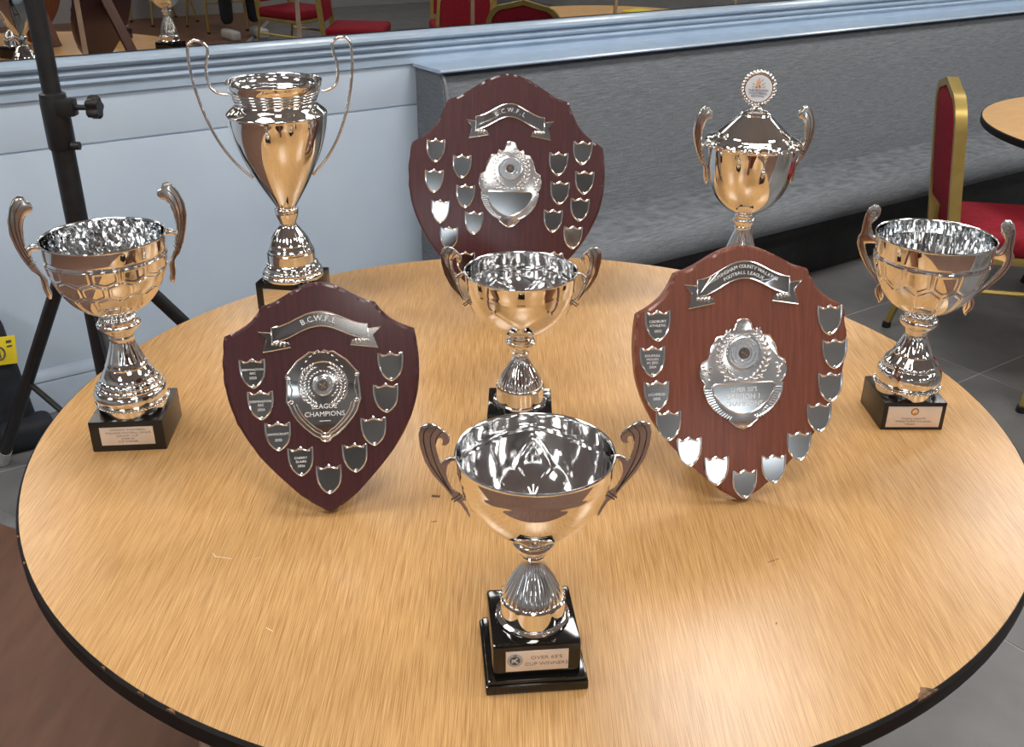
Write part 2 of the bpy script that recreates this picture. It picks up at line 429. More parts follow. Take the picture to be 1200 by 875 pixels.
# ------------------------------------------------------------------ wall mirror of equal panels above the dado rail
mr = empty('wall_mirror', 'long wall mirror of joined panels above the blue dado rail', 'mirror', W(0, .004, 1.074), WA)
mr.rotation_euler = (R_(1.0), 0, WA)       # top leans very slightly forward
MP = .655
pm = None
for k in range(-5, 10):
    s = .375 + k * MP
    if pm is None:
        pm = box('mirror_panel', (0, 0, 0), (MP - .006, .006, 1.1), 'mirror', mr).data; o = COL.objects[-1] if False else bpy.data.objects['mirror_panel']
    else:
        o = bpy.data.objects.new('mirror_panel', pm); COL.objects.link(o); o.parent = mr
    o.location = (s + MP / 2, -.006, .552)
    box('joint_strip', (s, -.008, .552), (.014, .008, 1.1), 'brass', mr)

# ------------------------------------------------------------------ banquette bench along the wall
bs = Vector(W(1.45, 0)); bench = empty('banquette_bench', 'long grey woven banquette bench against the pale blue wall', 'bench', bs, WA)
BL = 5.6
def bench_part(name, prof, x0, x1, m, smooth=40):
    v = []; k = len(prof)
    for s in (x0, x1):
        for n_, z in prof: v.append((s, -n_, z))
    bm = bmesh.new(); vv = [bm.verts.new(p) for p in v]
    for i in range(k): bm.faces.new((vv[i], vv[(i + 1) % k], vv[k + (i + 1) % k], vv[k + i]))
    bm.faces.new(vv[:k]); bm.faces.new(list(reversed(vv[k:])))
    return from_bm(name, bm, m, bench, smooth)
back = [(.03, .36), (.27, .36), (.262, .42), (.235, .60), (.205, .78), (.182, .90), (.165, .935), (.135, .948), (.10, .95), (.03, .95)]
bench_part('backrest', back, .022, BL, 'fabric')
end = [(.012, .0), (.31, .0), (.285, .36), (.245, .60), (.212, .80), (.192, .905), (.172, .942), (.14, .953), (.012, .953)]
bench_part('end_panel', end, 0, .022, 'fabric')
seat = [(.20, .275), (.60, .275), (.622, .288), (.632, .315), (.628, .352), (.608, .382), (.56, .398), (.45, .402), (.27, .396), (.20, .39)]
bench_part('seat', seat, .0, BL, 'fabric', 60)
bench_part('plinth', [(.02, .002), (.50, .002), (.50, .275), (.02, .275)], .022, BL, 'fabric_dark')
bench_part('seat_base', [(.10, .245), (.585, .245), (.585, .277), (.10, .277)], .01, BL, 'fabric_dark')
bench_part('cap_rail', [(.012, .953), (.20, .953), (.204, .958), (.20, .964), (.012, .964)], -.012, BL, 'rail')
tube('piping', [(-.002 + .012, -n_, z) for n_, z in spline([(p[0] + .004, p[1]) for p in end[1:-1]], 4)], .0055, 'piping', bench, 6)

# ------------------------------------------------------------------ round tables
def round_table(label, x, y, topmat, rz=0.0, chips=False, leg_mat='steel', legs=None):
    t = empty('round_table', label, 'table', (x, y, 0), rz)
    th = .027
    prof = [(.0, TZ - th), (TR - .004, TZ - th), (TR - .0005, TZ - th + .004), (TR - .0005, TZ - .0035), (TR - .004, TZ)]
    def disc(r0, z): return z
    lathe('edge_band', [(TR - .03, TZ - th), (TR - .003, TZ - th), (TR, TZ - th + .004), (TR, TZ - .0035), (TR - .0030, TZ - .0004), (TR - .03, TZ - .0008)], 'black_edge', t, 160, closed=True)
    lathe('table_top', [(.0005, TZ - th + .001), (TR - .025, TZ - th + .001), (TR - .0042, TZ - th + .002), (TR - .0042, TZ), (.0005, TZ)], topmat, t, 160)
    return t
tbl = round_table('large round oak-laminate table with black edge, holding the trophies', 0, 0, 'oak')
# folding steel legs: two U-shaped frames with splayed feet
for sy in (-1, 1):
    pts = spline([(-.52, sy * .30, .012), (-.50, sy * .30, .20), (-.46, sy * .30, .66), (-.40, sy * .30, .70), (0, sy * .30, .703), (.40, sy * .30, .70), (.46, sy * .30, .66), (.50, sy * .30, .20), (.52, sy * .30, .012)], 5)
    tube('leg_frame', pts, .014, 'steel', tbl, 10)
    box('leg_rail', (0, sy * .30, .706), (1.0, .05, .018), 'black_metal', tbl, .003)
    tube('leg_brace', [(0, sy * .04, .69), (0, sy * .29, .42)], .008, 'steel', tbl, 8)
    tube('cross_bar', [(-.485, sy * .30, .30), (.485, sy * .30, .30)], .010, 'steel', tbl, 8)
# worn edge chips and marks (shaped pieces of exposed board)
def polar_chip(a, w, d, seed):
    rnd = random.Random(seed)
    out = []
    k = 7
    for i in range(k + 1):
        t = -w / 2 + w * i / k
        out.append(((TR - .0008) * math.cos(a + t / TR), (TR - .0008) * math.sin(a + t / TR)))
    for i in range(k - 1, 0, -1):
        t = -w / 2 + w * i / k
        dd = d * (1 - abs(2 * i / k - 1)) * rnd.uniform(.5, 1.2) + .001
        out.append(((TR - dd) * math.cos(a + t / TR), (TR - dd) * math.sin(a + t / TR)))
    v = [(x, y, TZ + .0004) for x, y in out] + [(x, y, TZ - .0022) for x, y in out]; n = len(out)
    f = [tuple(range(n)), tuple(range(2 * n - 1, n - 1, -1))] + [(i, n + i, n + (i + 1) % n, (i + 1) % n) for i in range(n)]
    from_data('edge_chip', v, f, 'chip', tbl)
for a, w, d, sd in ((-56.5, .035, .014, 1), (-123, .010, .004, 2), (-119.5, .013, .005, 3), (-128, .007, .003, 4), (-147, .006, .003, 5), (-152, .007, .003, 6), (168, .006, .004, 8)):
    polar_chip(R_(a), w, d, sd)
def mark(x, y, l, w, ang, m):
    bm = bmesh.new(); bm_box(bm, (x, y, TZ + .0001), (l, w, .0004), 0, Matrix.Rotation(R_(ang), 4, 'Z'))
    return from_bm('surface_mark', bm, m, tbl)
mark(-.389, -.40, .024, .0008, -12, 'scratch'); mark(-.402, -.394, .010, .0006, -48, 'scratch'); mark(-.345, -.401, .008, .0005, 25, 'scratch'); mark(-.30, -.535, .011, .0007, -35, 'scratch')
mark(-.129, -.256, .012, .005, -10, 'chip'); mark(-.127, -.318, .008, .0015, 15, 'chip'); mark(.31, -.40, .018, .0008, 25, 'chip'); mark(.285, -.52, .004, .002, 60, 'chip')

tb2 = round_table('round wooden table by the banquette, at the right edge behind the red chair', 2.47, 2.12, 'oak2', .3)
tb2.location.z = 0
for a in (0, PI / 2):
    ca, sa = math.cos(a + .35), math.sin(a + .35)
    for s in (-1, 1):
        tube('leg', [(.50 * ca * s, .50 * sa * s, .70), (.22 * ca * s * -1, .22 * sa * s * -1, .012)] if False else [(.52 * ca * s, .52 * sa * s, .012), (.30 * ca * s, .30 * sa * s, .71)], .015, 'black_metal', tb2, 10)
box('leg_rail', (0, 0, .709), (.7, .06, .012), 'black_metal', tb2, .002, Matrix.Rotation(.35, 4, 'Z'))
box('leg_rail', (0, 0, .709), (.06, .7, .012), 'black_metal', tb2, .002, Matrix.Rotation(.35, 4, 'Z'))

# yellow object lying on the far table (seen in the mirror)
bm = bmesh.new(); bm_box(bm, (0, 0, .012), (.17, .11, .024), .008, seg=3)
cl = from_bm('folded_cloth', bm, 'yellow', None, 40); cl.location = (2.88, 2.10, TZ); cl.rotation_euler = (0, 0, .5)
tag(cl, 'folded bright yellow cloth on the far table, seen in the mirror', 'cloth')

# ------------------------------------------------------------------ red banquet chairs
def banquet_chair(label, x, y, rz):
    """local: faces +x, backrest at -x"""
    t = empty('banquet_chair', label, 'chair', (x, y, 0), rz, 'red and gold banquet chairs'); t.scale = (1, 1, 1.04)
    hw = .195
    def arch(z0, zt, w, sh, xb, xt):   # upright loop outline in y-z, leaning back with height
        pts = [(-w, z0), (-w, zt - sh * 1.35)]
        for i in range(1, 9):
            a = PI - (PI / 2) * i / 8
            pts.append((-(w - sh * .95) + sh * .95 * math.cos(a), zt - sh * 1.35 + sh * 1.1 * math.sin(a)))
        pts += [(0, zt)] + [(-p[0], p[1]) for p in reversed(pts)]
        return pts
    def lean(z): return -.195 - max(0, z - .42) * .13
    # back frame: flat gold bar following the arch
    out = arch(.40, .93, hw, .10, 0, 0)
    bm = bmesh.new(); W2 = .018
    inn = arch(.40, .93 - .024, hw - .024, .085, 0, 0)
    n = len(out)
    fr = []
    for (a, b) in zip(out, inn):
        fr.append([bm.verts.new((lean(a[1]) - W2, a[0], a[1])), bm.verts.new((lean(a[1]) + W2, a[0], a[1])), bm.verts.new((lean(b[1]) + W2, b[0], b[1])), bm.verts.new((lean(b[1]) - W2, b[0], b[1]))])
    for i in range(n - 1):
        for k in range(4): bm.faces.new((fr[i][k], fr[i][(k + 1) % 4], fr[i + 1][(k + 1) % 4], fr[i + 1][k]))
    bm.faces.new(fr[0]); bm.faces.new(list(reversed(fr[-1])))
    from_bm('back_frame', bm, 'gold', t, 40)
    # upholstered back panel with rounded faces
    bm = bmesh.new(); rows = 22
    for sgn in (1,):
        grid = []
        for k in range(rows + 1):
            z = .52 + (.905 - .52) * k / rows
            if z < .77: w = hw - .022
            else:
                q_ = (z - .77) / .137; w = (hw - .022) - (.085 * (1 - math.sqrt(max(0, 1 - q_ ** 2)))) - .09 * max(0, q_ - .72) / .28
            row = []
            for i in range(13):
                u = -1 + i / 6
                bulge = .012 + .014 * (1 - u ** 4) * (1 - abs(2 * k / rows - 1) ** 4)
                row.append((u * w, z, bulge))
            grid.append(row)
        F_ = [[bm.verts.new((lean(z) + b, y_, z)) for (y_, z, b) in row] for row in grid]
        B_ = [[bm.verts.new((lean(z) - b, y_, z)) for (y_, z, b) in row] for row in grid]
        for k in range(rows):
            for i in range(12):
                bm.faces.new((F_[k][i], F_[k][i + 1], F_[k + 1][i + 1], F_[k + 1][i])); bm.faces.new((B_[k][i + 1], B_[k][i], B_[k + 1][i], B_[k + 1][i + 1]))
            bm.faces.new((B_[k][0], F_[k][0], F_[k + 1][0], B_[k + 1][0])); bm.faces.new((F_[k][12], B_[k][12], B_[k + 1][12], F_[k + 1][12]))
        for i in range(12):
            bm.faces.new((F_[0][i + 1], F_[0][i], B_[0][i], B_[0][i + 1])); bm.faces.new((F_[rows][i], F_[rows][i + 1], B_[rows][i + 1], B_[rows][i]))
    from_bm('backrest', bm, 'red', t, 60)
    bm = bmesh.new(); bm_box(bm, (.02, 0, .455), (.41, .42, .07), .028, seg=4); from_bm('seat', bm, 'red', t, 60)
    bm = bmesh.new()
    for yy in (-.197, .197): bm_box(bm, (.02, yy, .408), (.40, .022, .024), .002)
    for xx in (-.17, .21): bm_box(bm, (xx, 0, .408), (.022, .40, .024), .002)
    from_bm('seat_frame', bm, 'gold', t, 30)
    for s in (-1, 1):
        bm = bmesh.new(); bm_tube(bm, [(.205, s * .197, .40), (.225, s * .20, .012)], .0135, 4); from_bm('leg', bm, 'gold', t)
        bm = bmesh.new(); bm_tube(bm, spline([(-.195, s * .19, .43), (-.20, s * .192, .36), (-.235, s * .197, .20), (-.285, s * .20, .012)], 4), .0135, 4); from_bm('leg', bm, 'gold', t)
        tube('side_stretcher', [(.21, s * .197, .30), (-.20, s * .193, .30)], .009, 'gold', t, 6)
    tube('stretcher', [(.212, -.195, .27), (.212, .195, .27)], .009, 'gold', t, 6)
    for xx, yy in ((.226, .2), (.226, -.2), (-.286, .2), (-.286, -.2)): lathe('foot_cap', [(.016, .0), (.017, .004), (.016, .02), (.013, .022)], 'black_metal', t, 12).location = (xx, yy, 0)
    return t
ch = banquet_chair('red banquet chair with gold frame, back turned to us, beyond the right-hand trophy', 1.655, 1.82, R_(-12))
def place_chair(label, x, y, rz):
    c = copy_tree(ch); c.location = (x, y, 0); c.rotation_euler = (0, 0, rz); c['label'] = label; return c
place_chair('red banquet chair at the far right, only one gold foot in the frame', 1.87, 1.22, R_(188))
place_chair('red banquet chair in the mirror, seat facing out above the tall urn trophy', 2.98, .02, R_(70))
place_chair('red banquet chair in the mirror beside the dark-clothed sitter', 3.55, -.85, R_(100))
place_chair('red banquet chair in the mirror just left of the second joint strip', 3.45, .62, R_(150))
place_chair('gold-legged banquet chair farthest left in the mirror, beyond the reflected table', 5.10, -3.42, R_(200))

# ------------------------------------------------------------------ black speaker stand
st = empty('speaker_stand', 'black telescopic tripod stand with clamp knob by the pale blue wall', 'stand', (-1.017, .75, 0))
tube('pole', [(0, 0, .10), (0, 0, 1.06)], .0245, 'black_metal', st, 20)
tube('upper_pole', [(0, 0, 1.0), (0, 0, 1.75)], .0195, 'black_metal', st, 20)
lathe('collar', [(.0265, .985), (.029, .99), (.029, 1.085), (.027, 1.105), (.021, 1.108)], 'black_metal', st, 28)
kb = box('clamp_block', (.030, -.012, 1.078), (.040, .030, .036), 'black_metal', st, .004)
kn = bmesh.new(); bm_tube(kn, [(.05, -.012, 1.078), (.085, -.012, 1.078)], .006, 10); from_bm('knob_shaft', kn, 'black_metal', kb, 50)
kn = bmesh.new()
fr = []
for x in (.078, .082, .098, .103):
    rr = .023 if .08 < x < .1 else .019
    fr.append([kn.verts.new((x, -.012 + rr * (1 + .16 * math.cos(5 * a)) * math.cos(a), 1.078 + rr * (1 + .16 * math.cos(5 * a)) * math.sin(a))) for a in [2 * PI * i / 40 for i in range(40)]])
for i in range(3):
    for k in range(40): kn.faces.new((fr[i][k], fr[i][(k + 1) % 40], fr[i + 1][(k + 1) % 40], fr[i + 1][k]))
kn.faces.new(list(reversed(fr[0]))); kn.faces.new(fr[-1])
from_bm('knob', kn, 'black_metal', kb, 40)
bm = bmesh.new(); bm_tube(bm, [(.026, -.012, .995), (.044, -.012, .995)], .009, 12); from_bm('locking_pin', bm, 'black_metal', st, 50)
lathe('hub', [(.026, .725), (.034, .73), (.036, .75), (.036, .78), (.032, .79), (.026, .795)], 'black_metal', st, 28)
lathe('lower_hub', [(.026, .16), (.033, .165), (.033, .20), (.026, .205)], 'black_metal', st, 28)
for a in (150, 30, 300):
    ca, sa = math.cos(R_(a)), math.sin(R_(a))
    lg = tube('leg', [(.035 * ca, .035 * sa, .765), (.55 * ca, .55 * sa, .02)], .0165, 'black_metal', st, 14)
    tube('rubber_foot', [(.525 * ca, .525 * sa, .058), (.555 * ca, .555 * sa, .011)], [.019, .0185], 'rubber', lg, 14)
    tube('brace', [(.03 * ca, .03 * sa, .185), (.35 * ca, .35 * sa, .33)], .008, 'black_metal', st, 8, flat=1.0)

# black bag leaning on the wall by the stand
bg_ = empty('equipment_bag', 'black soft bag with yellow label on the floor behind the stand', 'bag', W(-.15, .105), WA)
bm = bmesh.new(); bm_box(bm, (0, 0, .215), (.34, .17, .43), .055, None, 5)
for v in bm.verts:
    v.co.z = max(v.co.z, .002); v.co.x += .010 * math.sin(9 * v.co.z + 3 * v.co.y) - .10 * max(0, v.co.z - .1) * (1 if v.co.x > 0 else .4); v.co.y += .006 * math.sin(14 * v.co.z + 5 * v.co.x)
from_bm('bag_body', bm, 'bag', bg_, 50)
bm = bmesh.new(); bm_box(bm, (.13, -.085, .045), (.16, .10, .088), .036, None, 5)
from_bm('bag_pocket', bm, 'bag', bg_, 50)
yl = box('yellow_label', (.118, -.0895, .315), (.075, .004, .085), 'yellow', bg_, .001, Matrix.Rotation(R_(6), 4, 'Y'), 'yellow label with black symbol')
bm = bmesh.new()
bm_tube(bm, [(.110 + .014 * math.cos(a), -.0920, .310 + .019 * math.sin(a)) for a in [2 * PI * i / 20 for i in range(20)]], .0028, 6, True)
bm_box(bm, (.110, -.0922, .310), (.006, .001, .026)); bm_box(bm, (.140, -.0922, .340), (.014, .001, .008)); bm_box(bm, (.140, -.0922, .326), (.014, .001, .005))
from_bm('label_symbol', bm, 'print', yl)
tube('bag_strap', spline([(.10, -.07, .40), (.08, -.09, .45), (0, -.09, .475), (-.10, -.08, .45), (-.13, -.07, .39)], 5), .012, 'bag', bg_, 8, flat=.4)

# ------------------------------------------------------------------ person seated behind (seen in the mirror)
def person(x, y, rz):
    t = empty('person', 'person in black clothes and pale trainers sitting in the room, seen in the mirror', 'person', (x, y, 0), rz)
    verts = []; edges = []; rad = []
    def add(p, r, par=None):
        verts.append(p); rad.append(r); i = len(verts) - 1
        if par is not None: edges.append((par, i))
        return i
    pel = add((-.05, 0, .645), .115)
    wa = add((-.05, 0, .81), .125, pel); ch_ = add((-.05, 0, 1.01), .145, wa); nb = add((-.05, 0, 1.17), .075, ch_)
    for s in (-1, 1):
        hp = add((0, s * .09, .63), .088, pel); kn_ = add((.42, s * .13, .60), .074, hp); an = add((.46, s * .14, .12), .064, kn_)
        sh_ = add((-.05, s * .17, 1.11), .062, ch_); el = add((.05, s * .25, .88), .045, sh_); wr = add((.24, s * .14, .745), .034, el)
    me = bpy.data.meshes.new('body'); me.from_pydata(verts, edges, []); o = link('body', me, 'trousers', t)
    md = o.modifiers.new('skin', 'SKIN'); sd = o.modifiers.new('sub', 'SUBSURF'); sd.levels = 2; sd.render_levels = 2
    for i, v in enumerate(me.skin_vertices[0].data): v.radius = (rad[i], rad[i]); v.use_root = (i == 0)
    bm = bmesh.new(); bm_tube(bm, spline([(-.05, 0, 1.14), (-.045, 0, 1.21), (-.03, 0, 1.27)], 3), .052, 14)
    bm_ball(bm, (-.02, 0, 1.35), (.092, .075, .115), None, 20, 14); bm_ball(bm, (.072, 0, 1.34), (.018, .013, .022), None, 8, 6)
    for s in (-1, 1): bm_ball(bm, (-.03, s * .076, 1.345), (.02, .008, .03), None, 8, 6)
    from_bm('head', bm, 'skin', t, 60)
    bm = bmesh.new(); bm_ball(bm, (-.04, 0, 1.385), (.098, .086, .105), None, 20, 14); from_bm('hair', bm, 'hair', t, 60)
    for s in (-1, 1):
        bm = bmesh.new(); bm_ball(bm, (.265, s * .125, .725), (.045, .032, .018), Matrix.Rotation(-s * .4, 4, 'Z'), 12, 8)
        for k in range(4): bm_tube(bm, [(.295, s * (.105 + .014 * k), .725), (.335, s * (.098 + .013 * k), .715), (.352, s * (.095 + .013 * k), .695)], [.0085, .008, .006], 8)
        bm_tube(bm, [(.26, s * .098, .725), (.285, s * .08, .72), (.31, s * .075, .712)], [.011, .0095, .007], 8)
        from_bm('hand', bm, 'skin', t, 60)
        bm = bmesh.new(); bm_box(bm, (.52, s * .145, .045), (.27, .095, .09), .035, None, 4); from_bm('shoe', bm, 'shoe', t, 50)
    return t
pr = person(4.97, -2.60, R_(120))
place_chair('red banquet chair under the dark-clothed sitter in the mirror', 5.01, -2.67, R_(120))

# ------------------------------------------------------------------ trophies
TT = TZ
def facing(x, y): return math.atan2(-(x + .0233), y + 1.4215)

H_FRONT = [(-0.0673, 0.1852), (-0.07, 0.1943), (-0.075, 0.2035), (-0.082, 0.21), (-0.0903, 0.2229), (-0.1016, 0.2381), (-0.1096, 0.2544), (-0.1136, 0.2715), (-0.1144, 0.2848), (-0.112, 0.2936), (-0.1071, 0.2961), (-0.1009, 0.2963), (-0.0948, 0.2929), (-0.0887, 0.2875), (-0.0842, 0.282), (-0.0842, 0.2759), (-0.0876, 0.2721), (-0.0922, 0.2722), (-0.0908, 0.2765), (-0.092, 0.2804), (-0.0951, 0.28), (-0.0978, 0.2749), (-0.0974, 0.2664), (-0.0951, 0.2571), (-0.0932, 0.2517), (-0.0906, 0.2553), (-0.0852, 0.2584), (-0.0754, 0.2583), (-0.0755, 0.2549), (-0.083, 0.2542), (-0.0869, 0.2491), (-0.0884, 0.2404), (-0.0869, 0.2317), (-0.0828, 0.222), (-0.0769, 0.2163), (-0.0723, 0.2116), (-0.063, 0.2097), (-0.063, 0.2069), (-0.0728, 0.207), (-0.069, 0.2003), (-0.0648, 0.189), (-0.0662, 0.1857)]
H_FRONT_RIBS = [[(-0.103, 0.2953), (-0.1093, 0.2859), (-0.1086, 0.269), (-0.103, 0.2493), (-0.0912, 0.2292), (-0.083, 0.2164)], [(-0.0962, 0.2929), (-0.1028, 0.2822), (-0.1017, 0.2641), (-0.0971, 0.2468), (-0.0871, 0.2241), (-0.083, 0.2164)],
                [(-.0906, .2885), (-.0965, .2822), (-.0978, .2749)], [(-.0838, .2085), (-.0752, .2160)], [(-.0815, .2062), (-.0728, .2133)]]
H_LEFT = [(-0.0841, 0.2378), (-0.0871, 0.2445), (-0.0895, 0.2548), (-0.09, 0.2745), (-0.0981, 0.2817), (-0.1026, 0.2908), (-0.1077, 0.3023), (-0.1127, 0.3184), (-0.1161, 0.3375), (-0.1151, 0.3559), (-0.1089, 0.3735), (-0.103, 0.3831), (-0.0961, 0.3873), (-0.0894, 0.3855), (-0.0866, 0.379), (-0.0819, 0.3773), (-0.0795, 0.3713), (-0.0832, 0.3649), (-0.0887, 0.3632), (-0.0942, 0.3558), (-0.0974, 0.3445), (-0.099, 0.3307), (-0.0991, 0.3142), (-0.0954, 0.3173), (-0.0889, 0.3188), (-0.081, 0.3182), (-0.082, 0.3105), (-0.0914, 0.3113), (-0.095, 0.3089), (-0.0947, 0.2993), (-0.0914, 0.2892), (-0.0854, 0.2763), (-0.081, 0.2658), (-0.0812, 0.2535), (-0.0792, 0.2433), (-0.0808, 0.2381)]
H_LEFT_RIBS = [[(-.1000, .3850), (-.1075, .3715), (-.1115, .3550), (-.1115, .3370), (-.1085, .3190), (-.1040, .3040), (-.0985, .2925)], [(-.0935, .3790), (-.1020, .3680), (-.1060, .3540), (-.1068, .3370), (-.1045, .3190), (-.1005, .3050), (-.0965, .2960)],
               [(-.0880, .3720), (-.0960, .3640), (-.1010, .3530), (-.1025, .3370), (-.1015, .3200), (-.0985, .3080)], [(-.1055, .2985), (-.0950, .3045)], [(-.1030, .2935), (-.0938, .2990)], [(-.0998, .2872), (-.0918, .2925)],
               [(-.0930, .2790), (-.0872, .2700), (-.0850, .2560), (-.0832, .2440)]]
H_RIGHT = [(-0.0545, 0.1851), (-0.0574, 0.1834), (-0.0587, 0.1892), (-0.0638, 0.1943), (-0.0659, 0.2034), (-0.0637, 0.2097), (-0.0612, 0.2137), (-0.0726, 0.2259), (-0.0855, 0.2403), (-0.0965, 0.2572), (-0.1034, 0.2746), (-0.1033, 0.285), (-0.0997, 0.2911), (-0.0997, 0.3047), (-0.098, 0.3206), (-0.0935, 0.3312), (-0.0873, 0.3371), (-0.081, 0.3361), (-0.0769, 0.33), (-0.0767, 0.3223), (-0.0797, 0.3152), (-0.085, 0.31), (-0.0873, 0.3052), (-0.0849, 0.2966), (-0.0807, 0.2892), (-0.0752, 0.2877), (-0.0701, 0.288), (-0.0692, 0.2795), (-0.0746, 0.2776), (-0.0829, 0.2771), (-0.0909, 0.2753), (-0.0903, 0.2685), (-0.0845, 0.2544), (-0.0745, 0.2373), (-0.0637, 0.2227), (-0.0558, 0.2192), (-0.0526, 0.2127), (-0.0505, 0.2036), (-0.0506, 0.1941), (-0.0524, 0.189)]
def spiral(cx, cz, r0, turns, a0, n=26, sgn=1):
    return [(cx + r0 * (1 - .8 * i / n) * math.cos(a0 + sgn * 2 * PI * turns * i / n), cz + r0 * (1 - .8 * i / n) * math.sin(a0 + sgn * 2 * PI * turns * i / n)) for i in range(n + 1)]
H_RIGHT_RIBS = [spiral(-.0865, .3245, .0075, 1.4, PI), [(-.0955, .325), (-.0950, .308), (-.0965, .294), (-.0985, .284), (-.0975, .270), (-.0915, .2555), (-.0800, .2375), (-.0680, .2230), (-.0600, .2150)], [(-.0905, .3120), (-.0915, .2990), (-.0880, .2870), (-.0800, .2830), (-.0720, .2835)],
                [(-.0600, .2100), (-.0620, .2010), (-.0585, .1930), (-.0555, .1870)], [(-.0555, .2100), (-.0560, .2010), (-.0545, .1930)]]
H_TALL_L = [(-0.0865, 0.419), (-0.1039, 0.4227), (-0.1156, 0.434), (-0.1192, 0.452), (-0.1187, 0.470), (-0.1136, 0.4875), (-0.1126, 0.504), (-0.1218, 0.5135), (-0.133, 0.5165), (-0.1423, 0.511), (-0.1471, 0.4975), (-0.1464, 0.46), (-0.1402, 0.4185), (-0.1283, 0.373), (-0.1097, 0.3285), (-0.0860, 0.291), (-0.0570, 0.2600)]

def handles(t, outline, ribs, yaw, thick, bev, scale=1.0, dx=0.0, dz=0.0, zref=0.0, mat='cast', rib_r=.0008, rib_mat='groove', sides=(1, -1)):
    for s in sides:
        def tf(p): return (s * (p[0] * scale + dx) * 1.0, (p[1] - zref) * scale + zref + dz)
        out = [tf(p) for p in outline]
        h = prism('handle', out, -thick / 2, thick / 2, mat, t, bev, 2, 40)
        h.rotation_euler = (0, 0, yaw)
        for rb in ribs:
            pts = spline([(tf(p)[0], 0, tf(p)[1]) for p in rb], 4)
            bm = bmesh.new()
            for yy in (-thick / 2, thick / 2): bm_tube(bm, [(p.x, yy, p.z) for p in pts], rib_r * scale, 6)
            from_bm('handle_rib', bm, rib_mat, h, 60)

def superbowl(zb, zr, r0, R, p=2.0, n=40):
    out = []
    for i in range(n + 1):
        ph = (PI / 2) * i / n
        t = 1 - math.cos(ph)
        f_ = max(0, 1 - (1 - t) ** p) ** .5
        out.append((r0 + (R - r0) * f_, zb + (zr - zb) * t))
    return out

def lining(t, prof, n_th, n_row, jit, stretch, seed, off=.0030):
    """crinkled, faceted sheet lining inside a bowl (flat facets)"""
    rnd = random.Random(seed); v = []; f = []
    m_ = len(prof) - 1
    for k in range(n_row + 1):
        r, z = prof[int(round(m_ * (.12 + .88 * k / n_row)))]
        for i in range(n_th):
            a = 2 * PI * (i + (.5 if (k % 2 and not stretch) else 0) + (0 if stretch else rnd.uniform(-.2, .2))) / n_th
            d_ = 0 if k == n_row else rnd.uniform(-jit, jit)
            if stretch and 0 < k < n_row: d_ = jit * (1 if i % 2 else -1) * rnd.uniform(.2, 1)
            rr = max(.001, r - off + d_)
            zz = z + (rnd.uniform(-.0012, .0012) if 0 < k < n_row else 0)
            v.append((rr * math.cos(a), rr * math.sin(a), zz + (.001 if k == 0 else 0)))
    for k in range(n_row):
        for i in range(n_th):
            j_ = (i + 1) % n_th; a_, b_, c_, d_ = k * n_th + i, k * n_th + j_, (k + 1) * n_th + j_, (k + 1) * n_th + i
            f += [(a_, c_, b_), (a_, d_, c_)]
    f.append(tuple(range(n_th)))
    return from_data('bowl_lining', v, f, 'foil', t)

def bowl(name, prof, m, t, disp=None, th=.0016, seg=192, lip=.0012, inner='chrome_rough'):
    """thin sheet-metal bowl, outer and inner wall follow the same embossing"""
    out = list(prof); R, zr = prof[-1]
    rim = [(R + lip, zr + .0008), (R + lip * .6, zr + .0024), (R - th * .6, zr + .0022)]
    step = max(1, len(prof) // 60)
    inn = [(max(r - th, .0008), z + th * (1 - (z - prof[0][1]) / (zr - prof[0][1]))) for r, z in list(reversed(prof))[::step]]
    full = out + rim + inn
    n = len(out)
    def D(th_, k, r, z): return disp(th_, r, z) if disp else (0, 0)
    o = lathe(name, full, m, t, seg, D, smooth=70)
    o.data.materials.append(M[inner])
    for pgn in o.data.polygons:
        zc = min(o.data.vertices[i].index // seg for i in pgn.vertices)
        if zc >= n + 1: pgn.material_index = 1
    return o

def base_block(t, w, d, h, yaw, m='black_satin', bev=.002, plinth=None):
    b = bmesh.new()
    if plinth:
        pw, ph = plinth
        bm_box(b, (0, 0, ph * .35), (pw, pw, ph * .7), .0025); bm_box(b, (0, 0, ph * .78), (pw - .005, pw - .005, ph * .44), .003)
        bm_box(b, (0, 0, ph + (h - ph) / 2 - .001), (w, d, h - ph + .002), bev)
    else:
        bm_box(b, (0, 0, h / 2), (w, d, h), bev)
    o = from_bm('base', b, m, t, 30); o.rotation_euler = (0, 0, yaw)
    return o

def plaque(b, w, h, y, z, lines, m='plaque', tm='print', x=0.0):
    p = box('plaque', (x, y - .0006, z), (w, .0012, h), m, b, .0002, label='silver name plaque')
    for body, size, px, pz, wid in lines:
        text_obj('engraved_text', body, size, tm, p, (x + px, y - .00135, z + pz), wid=wid)
    return p

def fluted(n, z0, z1, amp):
    def D(th, k, r, z):
        if z0 < z < z1:
            w = math.sin(PI * (z - z0) / (z1 - z0)) ** .5
            return (amp * w * (abs(math.cos(n * th / 2)) - .6) * r / .03, 0)
        return (0, 0)
    return D

def beads(t, n, R, z, rb, m='chrome', name='bead_ring'):
    bm = bmesh.new()
    for i in range(n):
        a = 2 * PI * i / n; bm_ball(bm, (R * math.cos(a), R * math.sin(a), z), (rb, rb, rb), None, 6, 4)
    return from_bm(name, bm, m, t, 60)

